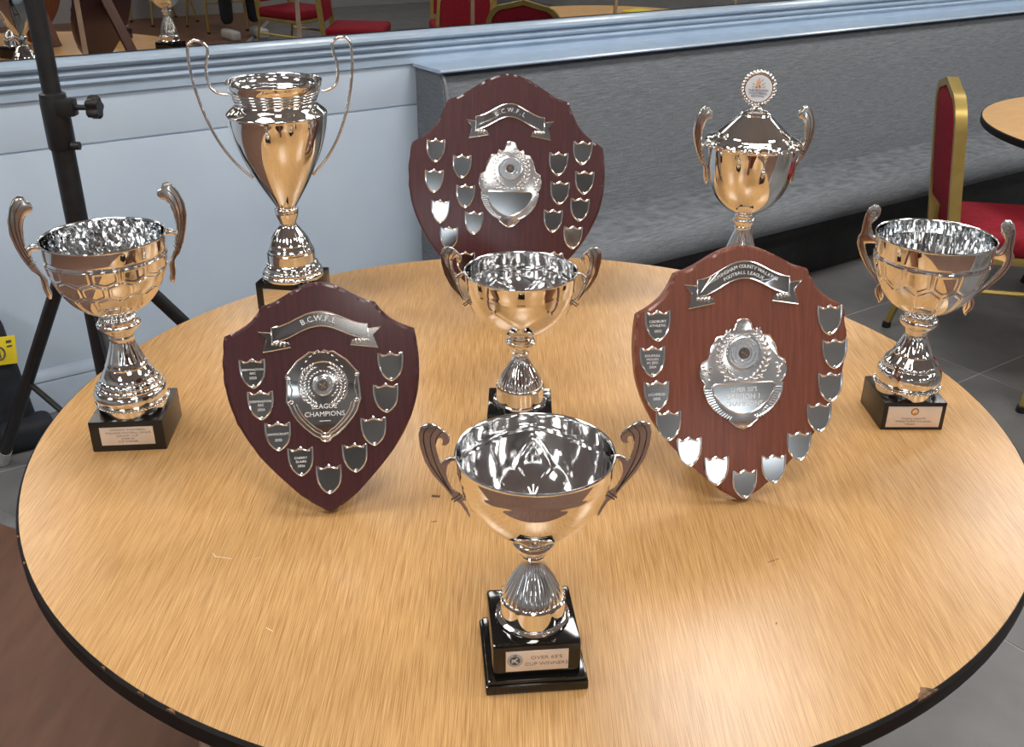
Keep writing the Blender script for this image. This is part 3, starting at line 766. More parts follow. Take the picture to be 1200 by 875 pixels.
# --- front cup
def lozenge_bowl(N, th0, z0, z1, dA, amp, zline):
    def D(th, r, z):
        a = (th - th0) % (2 * PI / N); a = a - (2 * PI / N) if a > PI / N else a
        zc, hz = (z0 + z1) / 2, (z1 - z0) / 2
        if math.sin(th) < -.6: zc, hz = z0 - .004, .016
        d_ = abs(a) / dA + abs(z - zc) / hz            # diamond distance
        dr = amp * math.exp(-((d_ - 1) / .13) ** 2) + .5 * amp * max(0, 1 - d_)
        dr += .0007 * math.exp(-((z - zline - .0035 * math.cos(N * (th - th0))) / .0016) ** 2)
        return (dr, 0)
    return D
def front_style_cup(t, zs, rs, base_h, bowl_disp, seg_flute=30):
    """foot, stem and bowl; zs/rs scale the front-cup profile above the block"""
    def P(l): return [(r * rs, base_h + (z - .06) * zs) for r, z in l]
    lathe('foot', P([(.034, .0601), (.0395, .0602), (.0402, .0615), (.0398, .0638), (.0378, .0648), (.0358, .0652), (.0356, .067), (.0347, .0845), (.0354, .0852), (.0355, .0866), (.0346, .0874), (.0332, .0885)]), 'chrome', t, 96)
    dome = [(.0325, .0880), (.0320, .0910), (.0303, .0960), (.0278, .1010), (.0248, .1065), (.0213, .1125), (.0180, .1180), (.0152, .1232), (.0130, .1280), (.0113, .1325), (.0106, .1360)]
    D0 = fluted(seg_flute, .0875, .138, .0019)
    lathe('fluted_stem', P(dome), 'chrome', t, 240, lambda th, k, r, z: D0(th, k, r / rs, .06 + (z - base_h) / zs), smooth=60)
    beads(t, seg_flute, .0326 * rs, base_h + (.0885 - .06) * zs, .0017 * rs)
    lathe('collar', P([(.0100, .1355), (.0122, .1375), (.0124, .1395), (.0112, .1410), (.0118, .1425), (.0150, .1440), (.0190, .1480), (.0212, .1520), (.0220, .1545), (.0216, .1562), (.0204, .1570), (.0206, .1585), (.0196, .1600), (.0175, .1612), (.0180, .1628), (.0172, .1645), (.0178, .1665), (.0168, .1690), (.0120, .1740)]), 'chrome', t, 80)
    bowl('bowl', [(r * rs, z) for r, z in superbowl(base_h + .1105 * zs, base_h + .2026 * zs, .012, .0790, 1.95, 60)], 'chrome', t, bowl_disp)

fc = empty('trophy_cup', 'silver two-handled cup nearest the camera on a stepped black plinth, plaque OVER 65\'S', 'trophy', (0, -.578, TT), 0)
b = base_block(fc, .0935, .0935, .060, R_(5.6), 'black_gloss', .004, (.1095, .017))
pq = plaque(b, .066, .0262, -.0468, .0385, [("OVER 65'S", .0062, .0098, .0042, 1.22), ('CUP WINNERS', .0062, .0098, -.0042, 1.12)], 'plaque', 'print_soft')
bm = bmesh.new(); bm_tube(bm, [(-.0235, -.0483, .0405), (-.0235, -.0487, .0405)], .0084, 24); from_bm('crest', bm, 'crest_grey', pq)
bm = bmesh.new(); bm_tube(bm, [(-.0235, -.0486, .0405), (-.0235, -.0490, .0405)], .0055, 24); from_bm('crest_disc', bm, 'print', pq)
bm = bmesh.new()
for x0, z0, x1, z1 in ((-.027, .0385, -.021, .0440), (-.0245, .0410, -.0205, .0375), (-.0270, .0420, -.0232, .0412)): bm_tube(bm, [(x0, -.0491, z0), (x1, -.0491, z1)], .0009, 6)
from_bm('crest_figure', bm, 'plaque', pq)
text_obj('crest_text', 'CUP', .0022, 'print', pq, (-.0235, -.0489, .0475))
front_style_cup(fc, 1.0, 1.0, .060, lozenge_bowl(4, R_(90), .180, .236, .30, .0016, .2455))
handles(fc, H_FRONT, H_FRONT_RIBS, R_(2), .0022, .0004, mat='chrome', rib_r=.0006, rib_mat='groove')

# --- middle cup, same family
mc = empty('trophy_cup', 'silver two-handled cup on plain black block in the middle, before the rear shield', 'trophy', (-.011, -.062, TT), 0)
b = base_block(mc, .099, .090, .050, R_(-.5), 'black_gloss', .003)
plaque(b, .066, .026, -.045, .026, [], 'plaque')
def star_bowl(th, r, z):
    a = (8 * th / 2) % PI
    zr = (z - .17) / .09
    line = .30 + .30 * abs(((th * 6 / (2 * PI)) % 1.0) * 2 - 1)
    dr = .0014 * math.exp(-((zr - line) / .05) ** 2) + .0007 * math.exp(-((zr - .78 - .03 * math.cos(6 * th)) / .02) ** 2)
    return (dr, 0)
front_style_cup(mc, 1.055, 1.04, .050, star_bowl)
handles(mc, H_FRONT, H_FRONT_RIBS, R_(0), .003, .0006, 1.02, .0, .003, .25, 'cast', .0007)

# --- embossed bowls of the two side cups
def sstep(a, b, x):
    t = min(1, max(0, (x - a) / (b - a))); return t * t * (3 - 2 * t)
def cell_emboss(N, z0, z1, rows, amp, th0=0.0, band=None, tall=1.0):
    """interlocking raised cells with narrow channels between them, under a plain band"""
    hz = (z1 - z0) / rows
    def D(th, r, z):
        dr = 0
        if band: dr -= .0011 * math.exp(-((z - band) / .0010) ** 2)
        v = (z1 - z) / hz
        if -.02 < v < rows + .7:
            u = (th - th0) * N / (2 * PI)
            ds = []
            rr = int(math.floor(v))
            for row in (rr - 1, rr, rr + 1):
                if row < 0 or row >= rows: continue
                o_ = .5 if row % 2 else 0.0
                b_ = math.floor(u - o_) + o_
                for du in (0, 1):
                    dv = v - row - .45
                    ds.append(math.hypot((u - b_ - du) * tall, dv))
            ds.sort()
            e = (ds[1] - ds[0]) / 2 if len(ds) > 1 else .3
            e = min(e, (v + .02) * .9, (rows + .7 - v))
            dr += amp * sstep(.02, .07, e) - .6 * amp * sstep(.13, .18, e)
        return (dr, 0)
    return D
def noise_in(base):
    return base

# --- left cup
lc = empty('trophy_cup', 'silver cup with scale-embossed bowl and curled handles, by the black stand', 'trophy', (-.604, -.082, TT), 0)
b = base_block(lc, .108, .108, .050, R_(5.2), 'black_satin', .0012)
plaque(b, .078, .030, -.054, .026, [('COUNTY FOOTBALL', .0044, .002, .0105, 1.25), ('WALKING FOOTBALL LEAGUE', .0044, .002, .0055, 1.1), ('COUNTY CUP', .0044, 0, .0005, 1.15), ('OVER 50', .0044, 0, -.0045, 1.15), ('CUP WINNER', .0044, 0, -.0092, 1.1)], 'plaque', 'print_soft')
def ring_foot(t, P, skirt_r, z0, lobes, th0):
    # lobed skirt around the bottom
    def D(th, k, r, z):
        if k in (0, 1, 8): 
            c = math.cos(lobes * (th - th0))
            return (0, .0085 * max(0, -c + .15) if k in (0, 1) else .0085 * max(0, -c + .15))
        return (0, 0)
    lathe('foot_skirt', [(skirt_r - .004, z0 + .0005), (skirt_r, z0), (skirt_r, z0 + .010), (skirt_r + .0030, z0 + .0112), (skirt_r + .0036, z0 + .0135), (skirt_r + .0028, z0 + .0155), (skirt_r, z0 + .0165), (skirt_r - .004, z0 + .0165), (skirt_r - .004, z0 + .010)], 'chrome', t, 144, D, closed=True, smooth=45)
    beads(t, 64, skirt_r + .0034, z0 + .0133, .0013)
ring_foot(lc, None, .0500, .050, 4, R_(-82))
def nub(n, za, zb, amp):
    def D(th, k, r, z):
        if za < z < zb: return (amp * math.cos(n * th) * math.sin(PI * (z - za) / (zb - za)), 0)
        return (0, 0)
    return D
lathe('foot', [(.044, .0505), (.044, .066), (.0495, .0665), (.0525, .070), (.0532, .0765), (.0522, .0815), (.0498, .0850), (.0485, .0858), (.0492, .0875), (.0480, .0905), (.0462, .0925), (.0448, .0930), (.0450, .0950), (.0430, .0985), (.0405, .1015), (.0398, .1018), (.0395, .1040), (.0365, .1090), (.0328, .1150), (.0300, .1185)], 'chrome', lc, 144, nub(24, .0860, .103, .0007), smooth=50)
lathe('stem', [(.0300, .1180), (.0310, .1200), (.0308, .1222), (.0290, .1240), (.0268, .1300), (.0240, .1370), (.0212, .1445), (.0188, .1520), (.0172, .1590), (.0166, .1630), (.0178, .1645), (.0180, .1662), (.0168, .1680), (.0172, .1705), (.0190, .1725)], 'chrome', lc, 144, nub(16, .121, .164, .0006), smooth=50)
lathe('collar', [(.0185, .1720), (.0215, .1745), (.0222, .1765), (.0262, .1795), (.0306, .1835), (.0318, .1862), (.0312, .1888), (.0282, .1915), (.0258, .1928), (.0262, .1950), (.0242, .1985), (.0222, .2005), (.0225, .2035), (.0205, .2075), (.0170, .2120)], 'chrome', lc, 144, nub(20, .186, .209, .0009), smooth=50)
bowl('bowl', superbowl(.206, .3196, .014, .0845, 2.1, 150), 'chrome', lc, cell_emboss(13, .226, .2945, 3, .0016, R_(-72), .2985, 1.1), seg=600)
lining(lc, superbowl(.206, .3196, .014, .0845, 2.1, 60), 84, 15, .0005, False, 3)
fl = facing(-.604, -.082)
handles(lc, H_LEFT, H_LEFT_RIBS, fl, .010, .0032, 1.0, -.001, .0, .3)

# --- right cup
rc = empty('trophy_cup', 'silver cup with arched-panel bowl and scroll handles, beside the red-brown shield', 'trophy', (.607, -.011, TT), 0)
b = base_block(rc, .098, .096, .048, R_(.6), 'black_satin', .0012)
pq = plaque(b, .084, .036, -.048, .0235, [('Coventry United FC', .0046, 0, -.0025, 1.0), ('Walking Football Tournament', .0046, 0, -.0075, 1.0), ('Winners', .0046, -.004, -.0125, 1.0)], 'plaque', 'print_soft')
bm = bmesh.new(); bm_tube(bm, [(0, -.0488, .033), (0, -.0494, .033)], .0062, 24); cr_ = from_bm('crest', bm, 'chip', pq)
bm = bmesh.new(); bm_tube(bm, [(0, -.0493, .033), (0, -.0497, .033)], .0050, 24); from_bm('crest_disc', bm, 'crest_orange', pq)
bm = bmesh.new()
for x0, z0, x1, z1 in ((-.003, .0305, .001, .0365), (.001, .0320, .003, .0350), (-.0035, .0335, -.001, .0320)): bm_tube(bm, [(x0, -.0498, z0), (x1, -.0498, z1)], .0007, 6)
from_bm('crest_figure', bm, 'badge_white', pq)
ring_foot(rc, None, .0470, .048, 4, R_(-75))
lathe('foot', [(.041, .0485), (.041, .064), (.0462, .0650), (.0485, .0690), (.0492, .0760), (.0488, .0830), (.0465, .0890), (.0432, .0930), (.0425, .0945), (.0428, .0960), (.0395, .1005), (.0360, .1050), (.0325, .1090), (.0298, .1125)], 'chrome', rc, 144, nub(20, .085, .111, .0006), smooth=50)
lathe('stem', [(.0298, .1120), (.0304, .1138), (.0290, .1160), (.0262, .1215), (.0232, .1275), (.0202, .1340), (.0178, .1400), (.0162, .1450), (.0160, .1480), (.0172, .1500), (.0168, .1520), (.0180, .1545), (.0195, .1560)], 'chrome', rc, 144, nub(14, .114, .146, .0007), smooth=50)
lathe('collar', [(.0185, .1555), (.0225, .1580), (.0262, .1615), (.0284, .1655), (.0288, .1690), (.0276, .1715), (.0242, .1735), (.0222, .1745), (.0226, .1765), (.0208, .1800), (.0195, .1815), (.0198, .1845), (.0170, .1890)], 'chrome', rc, 144, nub(18, .169, .186, .0008), smooth=50)
bowl('bowl', superbowl(.184, .3020, .014, .0850, 2.0, 150), 'chrome', rc, cell_emboss(13, .200, .272, 2, .0016, R_(-95), .2755, 1.15), seg=600)
lining(rc, superbowl(.184, .3020, .014, .0850, 2.0, 60), 110, 9, .0005, True, 4)
frr = facing(.607, -.011)
handles(rc, H_RIGHT, H_RIGHT_RIBS, frr, .006, .0015, 1.0, -.006, .003, .3, rib_r=.0007)

# --- tall urn
tl = empty('trophy_urn', 'tallest silver urn trophy with thin looped wire handles and flared neck', 'trophy', (-.471, .472, TT), 0)
b = base_block(tl, .115, .115, .057, R_(-9.3), 'black_gloss', .0025)
plaque(b, .084, .038, -.0575, .027, [], 'plaque_mirror')
lathe('foot', [(.050, .0573), (.0615, .0575), (.0625, .0600), (.0622, .0640), (.0605, .0668), (.0590, .0680), (.0592, .0720), (.0578, .0755), (.0555, .0775), (.0552, .0800), (.0528, .0850), (.0500, .0880), (.0482, .0890), (.0480, .0920), (.0480, .1050), (.0478, .1085), (.0462, .1100), (.0465, .1130), (.0452, .1165), (.0440, .1175), (.0435, .1200), (.0400, .1265)], 'chrome', tl, 144, nub(28, .059, .079, .0006), smooth=40)
lathe('stem', [(.0400, .1260), (.0408, .1280), (.0392, .1305), (.0365, .1360), (.0330, .1415), (.0292, .1470), (.0255, .1520), (.0220, .1570), (.0190, .1610), (.0172, .1645), (.0165, .1680), (.0172, .1700)], 'chrome', tl, 120, nub(20, .129, .160, .0006), smooth=50)
lathe('collar', [(.0168, .1695), (.0185, .1740), (.0212, .1805), (.0228, .1860), (.0235, .1900), (.0228, .1918), (.0238, .1945), (.0232, .1975), (.0215, .1988), (.0218, .2015), (.0195, .2035)], 'chrome', tl, 80, smooth=45)
tp = [(r, z) for r, z in spline([(.0185, .1985), (.0215, .2035), (.0300, .2175), (.0475, .2470), (.0640, .2790), (.0775, .3090), (.0872, .3400), (.0918, .3620), (.0935, .3780)], 6)]
tp += [(.0945, .3800), (.0945, .3830), (.0930, .3845), (.0905, .3870), (.0865, .3905), (.0825, .3935), (.0795, .3965), (.0765, .4005), (.0752, .4040)]
for k in range(4):
    z = .4050 + k * .0052; r = .0752 + .0022 * k
    tp += [(r, z), (r + .0022, z + .0010), (r + .0025, z + .0026), (r + .0012, z + .0040)]
tp += [(.0845, .4270), (.0868, .4320), (.0880, .4370), (.0882, .4400)]
bowl('bowl', tp, 'chrome', tl, None, seg=144)
for s in (1, -1):
    h = tube('handle', [(p.x * s, 0, p.y) for p in spline(H_TALL_L, 5)], .0028, 'chrome', tl, 10); h.rotation_euler = (0, 0, facing(-.471, .472) - .0)

# --- lidded cup
ld = empty('trophy_cup', 'silver lidded cup topped by a round white badge, behind the red-brown shield', 'trophy', (.43, .45, TT), 0)
b = base_block(ld, .100, .100, .050, 0, 'black_gloss', .003)
plaque(b, .07, .028, -.05, .025, [], 'plaque')
lathe('foot', [(.040, .0502), (.0460, .0505), (.0465, .0540), (.0445, .0570), (.0430, .0580), (.0430, .0720), (.0438, .0740), (.0425, .0770), (.0405, .0790), (.0400, .0830)], 'chrome', ld, 96)
Dl = fluted(22, .082, .166, .0018)
lathe('stem', [(.0400, .0830), (.0395, .0880), (.0375, .0960), (.0345, .1060), (.0308, .1180), (.0270, .1300), (.0232, .1420), (.0200, .1530), (.0176, .1620), (.0165, .1680)], 'chrome', ld, 220, Dl, smooth=60)
lathe('collar', [(.0160, .1675), (.0182, .1695), (.0185, .1720), (.0172, .1740), (.0182, .1770), (.0212, .1810), (.0222, .1850), (.0215, .1885), (.0190, .1905), (.0195, .1930), (.0205, .1960), (.0190, .1985)], 'chrome', ld, 90, nub(14, .176, .189, .0008), smooth=50)
bowl('bowl', [(r, z) for r, z in spline([(.0160, .1965), (.0300, .2040), (.0450, .2145), (.0590, .2290), (.0690, .2450), (.0775, .2680), (.0828, .2950), (.0852, .3180), (.0860, .3310)], 6)], 'chrome', ld, None, seg=144)
lid = lathe('lid', [(.0850, .3320), (.0885, .3330), (.0900, .3360), (.0895, .3395), (.0870, .3425), (.0825, .3445), (.0785, .3455), (.0760, .3475), (.0725, .3490), (.0705, .3495), (.0690, .3520), (.0655, .3560), (.0600, .3605), (.0535, .3665), (.0465, .3725), (.0395, .3785), (.0335, .3835), (.0295, .3865), (.0285, .3880), (.0292, .3900), (.0275, .3925), (.0225, .3950), (.0150, .3968), (.0110, .3985), (.0090, .4020), (.0110, .4045), (.0050, .4060)], 'chrome', ld, 144,
            lambda th, k, r, z: ((.0016 * math.cos(26 * th + 3 * k), .0006 * math.sin(26 * th)) if 2 <= k <= 5 else (0, 0)), smooth=50)
# badge: round medal with leafy rim
bz = .4360
byaw = R_(-8)
bm = bmesh.new(); bm_tube(bm, [(0, -.0035, bz), (0, .0035, bz)], .0265, 40)
bo = from_bm('badge_medal', bm, 'chrome', ld, 40); bo.rotation_euler = (0, 0, byaw)
bm = bmesh.new()
for i in range(30):
    a = 2 * PI * i / 30
    bm_ball(bm, (.0288 * math.cos(a), 0, bz + .0288 * math.sin(a)), (.0058, .0042, .0030), Matrix.Rotation(-a - .7, 4, 'Y'), 8, 6)
from_bm('leaf_rim', bm, 'cast', bo, 60)
bm = bmesh.new(); bm_tube(bm, [(0, -.0034, bz), (0, -.0042, bz)], .0245, 40); bd = from_bm('badge_disc', bm, 'badge_white', bo, 40)
def bline(name, segs, r, m):
    bm = bmesh.new()
    for x0, z0, x1, z1 in segs: bm_tube(bm, [(x0, -.0044, bz + z0), (x1, -.0044, bz + z1)], r, 6)
    from_bm(name, bm, m, bo)
bline('badge_glow', [(-.003, .004, -.001, .016)], .0032, 'badge_orange')
bline('badge_runner', [(-.001, .0175, -.0005, .0165), (-.0015, .014, -.001, .008), (-.001, .008, -.005, .001), (-.001, .008, .0025, .0015), (-.0012, .0125, .002, .0105), (-.0012, .013, -.004, .0105)], .0016, 'badge_red')
bline('badge_rays', [(.005, .006, .011, .010), (.006, .0025, .012, .0035), (.004, .013, .007, .017), (-.012, .0085, -.008, .0075), (-.012, .003, -.008, .0028)], .0006, 'badge_green')
for body, zz, s_ in (('THE BOLDEN', -.0035, .0056), ('FOOTBALL', -.0088, .0062), ('FESTIVAL', -.0140, .0056)):
    text_obj('badge_text', body, s_, 'badge_navy', bo, (-.0005, -.0045, bz + zz), wid=1.08)
beads(ld, 44, .0880, .3325, .0022, 'chrome', 'rope_ring')
handles(ld, H_LEFT, H_LEFT_RIBS, R_(2), .009, .003, .98, -.001, .018, .3)

# ------------------------------------------------------------------ presentation shields
OUT_R = [(.0, .3104), (.0150, .3082), (.0295, .3022), (.0440, .2938), (.0589, .2860), (.0736, .2812), (.0806, .2715), (.0913, .2604), (.106, .2514), (.1242, .2439), (.1276, .2200), (.1283, .1896), (.1249, .1588), (.115, .1275), (.1, .0979), (.0773, .0679), (.0508, .0390), (.0248, .0141)]
def shield_outline(H, wc, hc, ws, hs):
    """re-proportion the measured outline to this shield's own key points"""
    k = [(0, 0), (.2439, hc), (.2809, hs), (.3104, H)]
    def mz(z):
        for (a, A), (b, B) in zip(k, k[1:]):
            if z <= b + 1e-9: return A + (B - A) * (z - a) / (b - a)
        return H
    def mx(x, z):
        if z > .2809: return x * ws / .0736
        if z > .2439: 
            t = (z - .2439) / (.2809 - .2439); return x * (wc / .1242 * (1 - t) + ws / .0736 * t)
        return x * wc / .1242
    r = [(mx(x, z), mz(z)) for x, z in OUT_R]
    def seg(a, b, sub): return [(p.x, p.y) for p in spline(r[a:b + 1], sub)][:-1]
    right = seg(0, 5, 4) + seg(5, 9, 4) + [(p.x, p.y) for p in spline(r[9:] + [(0, 0)], 4)][:-1]
    left = [(-x, z) for x, z in reversed(right[1:])]
    return right + [(0, 0)] + left

def small_outline(w, h):
    r = [(0, .56), (.07, .49), (.16, .44), (.27, .42), (.36, .44), (.43, .50), (.50, .53), (.505, .30), (.49, .08), (.44, -.14), (.34, -.32), (.20, -.46), (.08, -.535)]
    pts = [(x * w, z * h) for x, z in r]
    return pts + [(0, -.57 * h)] + [(-x, z) for x, z in reversed(pts[1:])]

small_cache = {}
def small_shield(t, x, z, w, h, y, rot, lines, label=None):
    key = (round(w, 4), round(h, 4))
    out = small_outline(w, h)
    if key not in small_cache:
        a = prism('small_shield', out, -.0016, 0, 'plate', t, .0004, 1)
        bm = bmesh.new(); bm_tube(bm, [(p[0], -.0014, p[1]) for p in out], w * .040, 6, True, 1.0)
        # crown at the top and scroll at the bottom tip
        bm_ball(bm, (0, -.0014, h * .50), (w * .085, .0012, h * .075)); bm_ball(bm, (0, -.0014, -h * .50), (w * .07, .0012, h * .06))
        for s in (-1, 1): bm_ball(bm, (s * w * .27, -.0014, h * .415), (w * .13, .0009, h * .035), Matrix.Rotation(s * .25, 4, 'Y'))
        c = from_bm('small_border', bm, 'stamp', a, 50)
        small_cache[key] = (a.data, c.data)
    else:
        a = bpy.data.objects.new('small_shield', small_cache[key][0]); COL.objects.link(a); a.parent = t
        c = bpy.data.objects.new('small_border', small_cache[key][1]); c['kind'] = 'stuff'; COL.objects.link(c); c.parent = a
    a.location = (x, y, z); a.rotation_euler = (R_(random.uniform(-1.2, 1.2)), rot, R_(random.uniform(-1.2, 1.2)))
    for body, sz, dz in lines: text_obj('engraving', body, sz, 'engrave', a, (0, -.0018, dz), wid=1.05)
    return a

def banner(t, cx, z_end, z_top, half, hgt, y, lines):
    """arched scroll with folded swallow tails"""
    def arch(u): return z_end + (z_top - z_end) * (.5 + .5 * math.cos(PI * min(1, abs(u)))) 
    n = 28
    top = []; bot = []
    for i in range(n + 1):
        u = -1 + 2 * i / n; x = cx + u * half * .80
        top.append((x, arch(u) + hgt / 2)); bot.append((x, arch(u) - hgt / 2))
    o = prism('banner', top + list(reversed(bot)), y - .0034, y - .0012, 'plate', t, .0004)
    bm = bmesh.new()
    bm_tube(bm, [(p[0], y - .0034, p[1]) for p in top + list(reversed(bot))], .0009, 6, True)
    from_bm('banner_edge', bm, 'stamp', o, 50)
    for s in (-1, 1):
        xe = cx + s * half * .80; ze = arch(1)
        tail = [(xe - s * half * .26, ze - hgt * .62), (xe - s * half * .30, ze - hgt * .92), (xe + s * half * .16, ze - hgt * 1.20), (xe + s * half * .09, ze - hgt * .30), (xe + s * half * .22, ze + hgt * .22), (xe - s * half * .02, ze + hgt * .12), (xe - s * half * .02, ze - hgt * .45)]
        if s < 0: tail = list(reversed(tail))
        tl_ = prism('banner_tail', tail, y - .0022, y, 'plate', o, .0003)
        bm = bmesh.new(); bm_tube(bm, [(p[0], y - .0022, p[1]) for p in tail], .0009, 6, True)
        for k in range(4): bm_ball(bm, (xe - s * half * (.02 + .06 * k), y - .0026, ze - hgt * (.62 + .02 * k)), (half * .05, .0012, hgt * .10), Matrix.Rotation(s * (.5 + .3 * k), 4, 'Y'), 8, 5)
        from_bm('tail_edge', bm, 'stamp', o, 50)
    for body, size, dz, span in lines:
        ob = []
        wt = [.42 if c in ".I' 1" else 1.35 if c in 'WM' else 1.0 for c in body]; tot = sum(wt); run = 0
        for i, chh in enumerate(body):
            u = (-1 + 2 * (run + wt[i] / 2) / tot) * span; run += wt[i]
            if chh == ' ': continue
            x = cx + u * half * .80; sl = (arch(u + .01) - arch(u - .01)) / (.02 * half * .80)
            ob.append(text_obj('letters', chh, size, 'engrave', o, (x, y - .00365, arch(u) + dz), Matrix.Rotation(-math.atan(sl), 4, 'Y')))
        if ob: join_objs(ob, 'engraved_letters')
    return o

def arc_pts(cx, cz, r, a0, a1, n): return [(cx + r * math.cos(a0 + (a1 - a0) * i / n), cz + r * math.sin(a0 + (a1 - a0) * i / n)) for i in range(n + 1)]

def medal_round(t, cx, cz, w, h, y, lines):
    """knob on top, side lobes, laurel, ringed disc, ribbed lower border and plate"""
    X = w / 2; H = h / 2
    rt_ = [(0, 1.0), (.12, .97), (.18, .88), (.19, .82), (.30, .76), (.38, .82), (.42, .70), (.60, .68), (.72, .52), (.80, .30), (.94, .24), (1.0, .08), (.97, -.06), (.88, -.16), (.92, -.18), (.90, -.32), (.82, -.48), (.68, -.62), (.50, -.73), (.32, -.79), (.34, -.84), (.16, -.95), (0, -1.0)]
    pts = [(x * X, z * H) for x, z in rt_]
    out = [(cx + x, cz + z) for x, z in pts] + [(cx - x, cz + z) for x, z in reversed(pts[1:-1])]
    o = prism('medallion', out, y - .003, y, 'stamp', t, .0008, 2)
    yy = y - .0032
    bm = bmesh.new(); bm_tube(bm, [(p[0], yy + .0003, p[1]) for p in out], .0010, 6, True); from_bm('medallion_edge', bm, 'stamp', o, 50)
    dz = cz + .38 * H
    disc = lathe('ringed_disc', [(.001, .0042), (.16 * X, .0042), (.17 * X, .0052), (.20 * X, .0052), (.21 * X, .0036), (.25 * X, .0036), (.26 * X, .0048), (.29 * X, .0048), (.30 * X, .0032), (.34 * X, .0032), (.355 * X, .0044), (.385 * X, .0042), (.40 * X, .0024), (.405 * X, 0)], 'stamp', o, 48)
    disc.location = (cx, y - .002, dz); disc.rotation_euler = (PI / 2, 0, 0)
    bm = bmesh.new(); bm_tube(bm, [(cx, y - .0060, dz), (cx, y - .0065, dz)], .13 * X, 20); from_bm('football_roundel', bm, 'print', o)
    bm = bmesh.new()
    for x0, z0, x1, z1 in ((-.05, -.08, .05, .07), (.0, .0, .07, -.06), (-.08, .03, .01, .01)): bm_tube(bm, [(cx + x0 * X, y - .0067, dz + z0 * X), (cx + x1 * X, y - .0067, dz + z1 * X)], .022 * X, 6)
    from_bm('roundel_figure', bm, 'plate', o, 50)
    # laurel leaves in two branches
    for s in (-1, 1):
        bm = bmesh.new()
        for i in range(11):
            a = R_(-62 + i * 12)
            for rr, tw in ((.50, .6), (.60, -.5)):
                r_ = rr * X
                bm_ball(bm, (cx + s * r_ * math.cos(a), yy - .0003, dz + r_ * 1.05 * math.sin(a) - .03 * H), (.075 * X, .0016, .028 * X), Matrix.Rotation(-(PI / 2 + a + tw) if s > 0 else (PI / 2 + a + tw), 4, 'Y'), 8, 5)
        from_bm('laurel', bm, 'stamp', o, 60)
        bm = bmesh.new()
        for i in range(9):
            rnd = random.Random(i + 5 * s)
            bm_ball(bm, (cx + s * X * rnd.uniform(.74, .93), yy, cz + H * rnd.uniform(-.12, .18)), (.045 * X, .0014, .03 * X), Matrix.Rotation(rnd.uniform(0, 3), 4, 'Y'), 8, 5)
        from_bm('side_scroll', bm, 'stamp', o, 60)
    bm = bmesh.new()
    for i in range(8): bm_ball(bm, (cx + X * (-.42 + .12 * i), yy - .0003, cz - H * .10 + .02 * H * (i % 2)), (.06 * X, .0018, .03 * X), Matrix.Rotation(.7 if i % 2 else -.7, 4, 'Y'), 8, 5)
    from_bm('ribbon', bm, 'stamp', o, 60)
    # ribs along the lower border
    for s in (-1, 1):
        bm = bmesh.new()
        for i in range(15):
            a = R_(-8 - i * 4.3); ra, rb = .74, .90
            x0, z0 = s * ra * X * math.cos(a) * 1.0, -.17 * H + ra * H * .82 * math.sin(a) * 1.05
            x1, z1 = s * rb * X * math.cos(a) * 1.0, -.17 * H + rb * H * .74 * math.sin(a) * 1.05
            bm_tube(bm, [(cx + x0, yy - .0002, cz + z0), (cx + x1, yy - .0002, cz + z1)], .0009 * X / .06, 5)
        from_bm('ribbed_border', bm, 'stamp', o, 50)
    pr_ = [(.66, -.16), (.74, -.21), (.68, -.34), (.55, -.50), (.36, -.63), (.16, -.71), (0, -.735)]
    pl = [(cx + x * X, cz + z * H) for x, z in pr_] + [(cx - x * X, cz + z * H) for x, z in reversed(pr_[:-1])]
    p = prism('engraved_plate', pl, y - .0040, y - .002, 'plate', o, .0003)
    bm = bmesh.new(); bm_tube(bm, [(q[0], y - .0040, q[1]) for q in pl], .0009, 6, True); from_bm('plate_edge', bm, 'stamp', o, 50)
    for body, size, z_ in lines: text_obj('engraving', body, size, 'engrave', o, (cx, y - .0043, cz + z_ * H), wid=1.0)
    return o

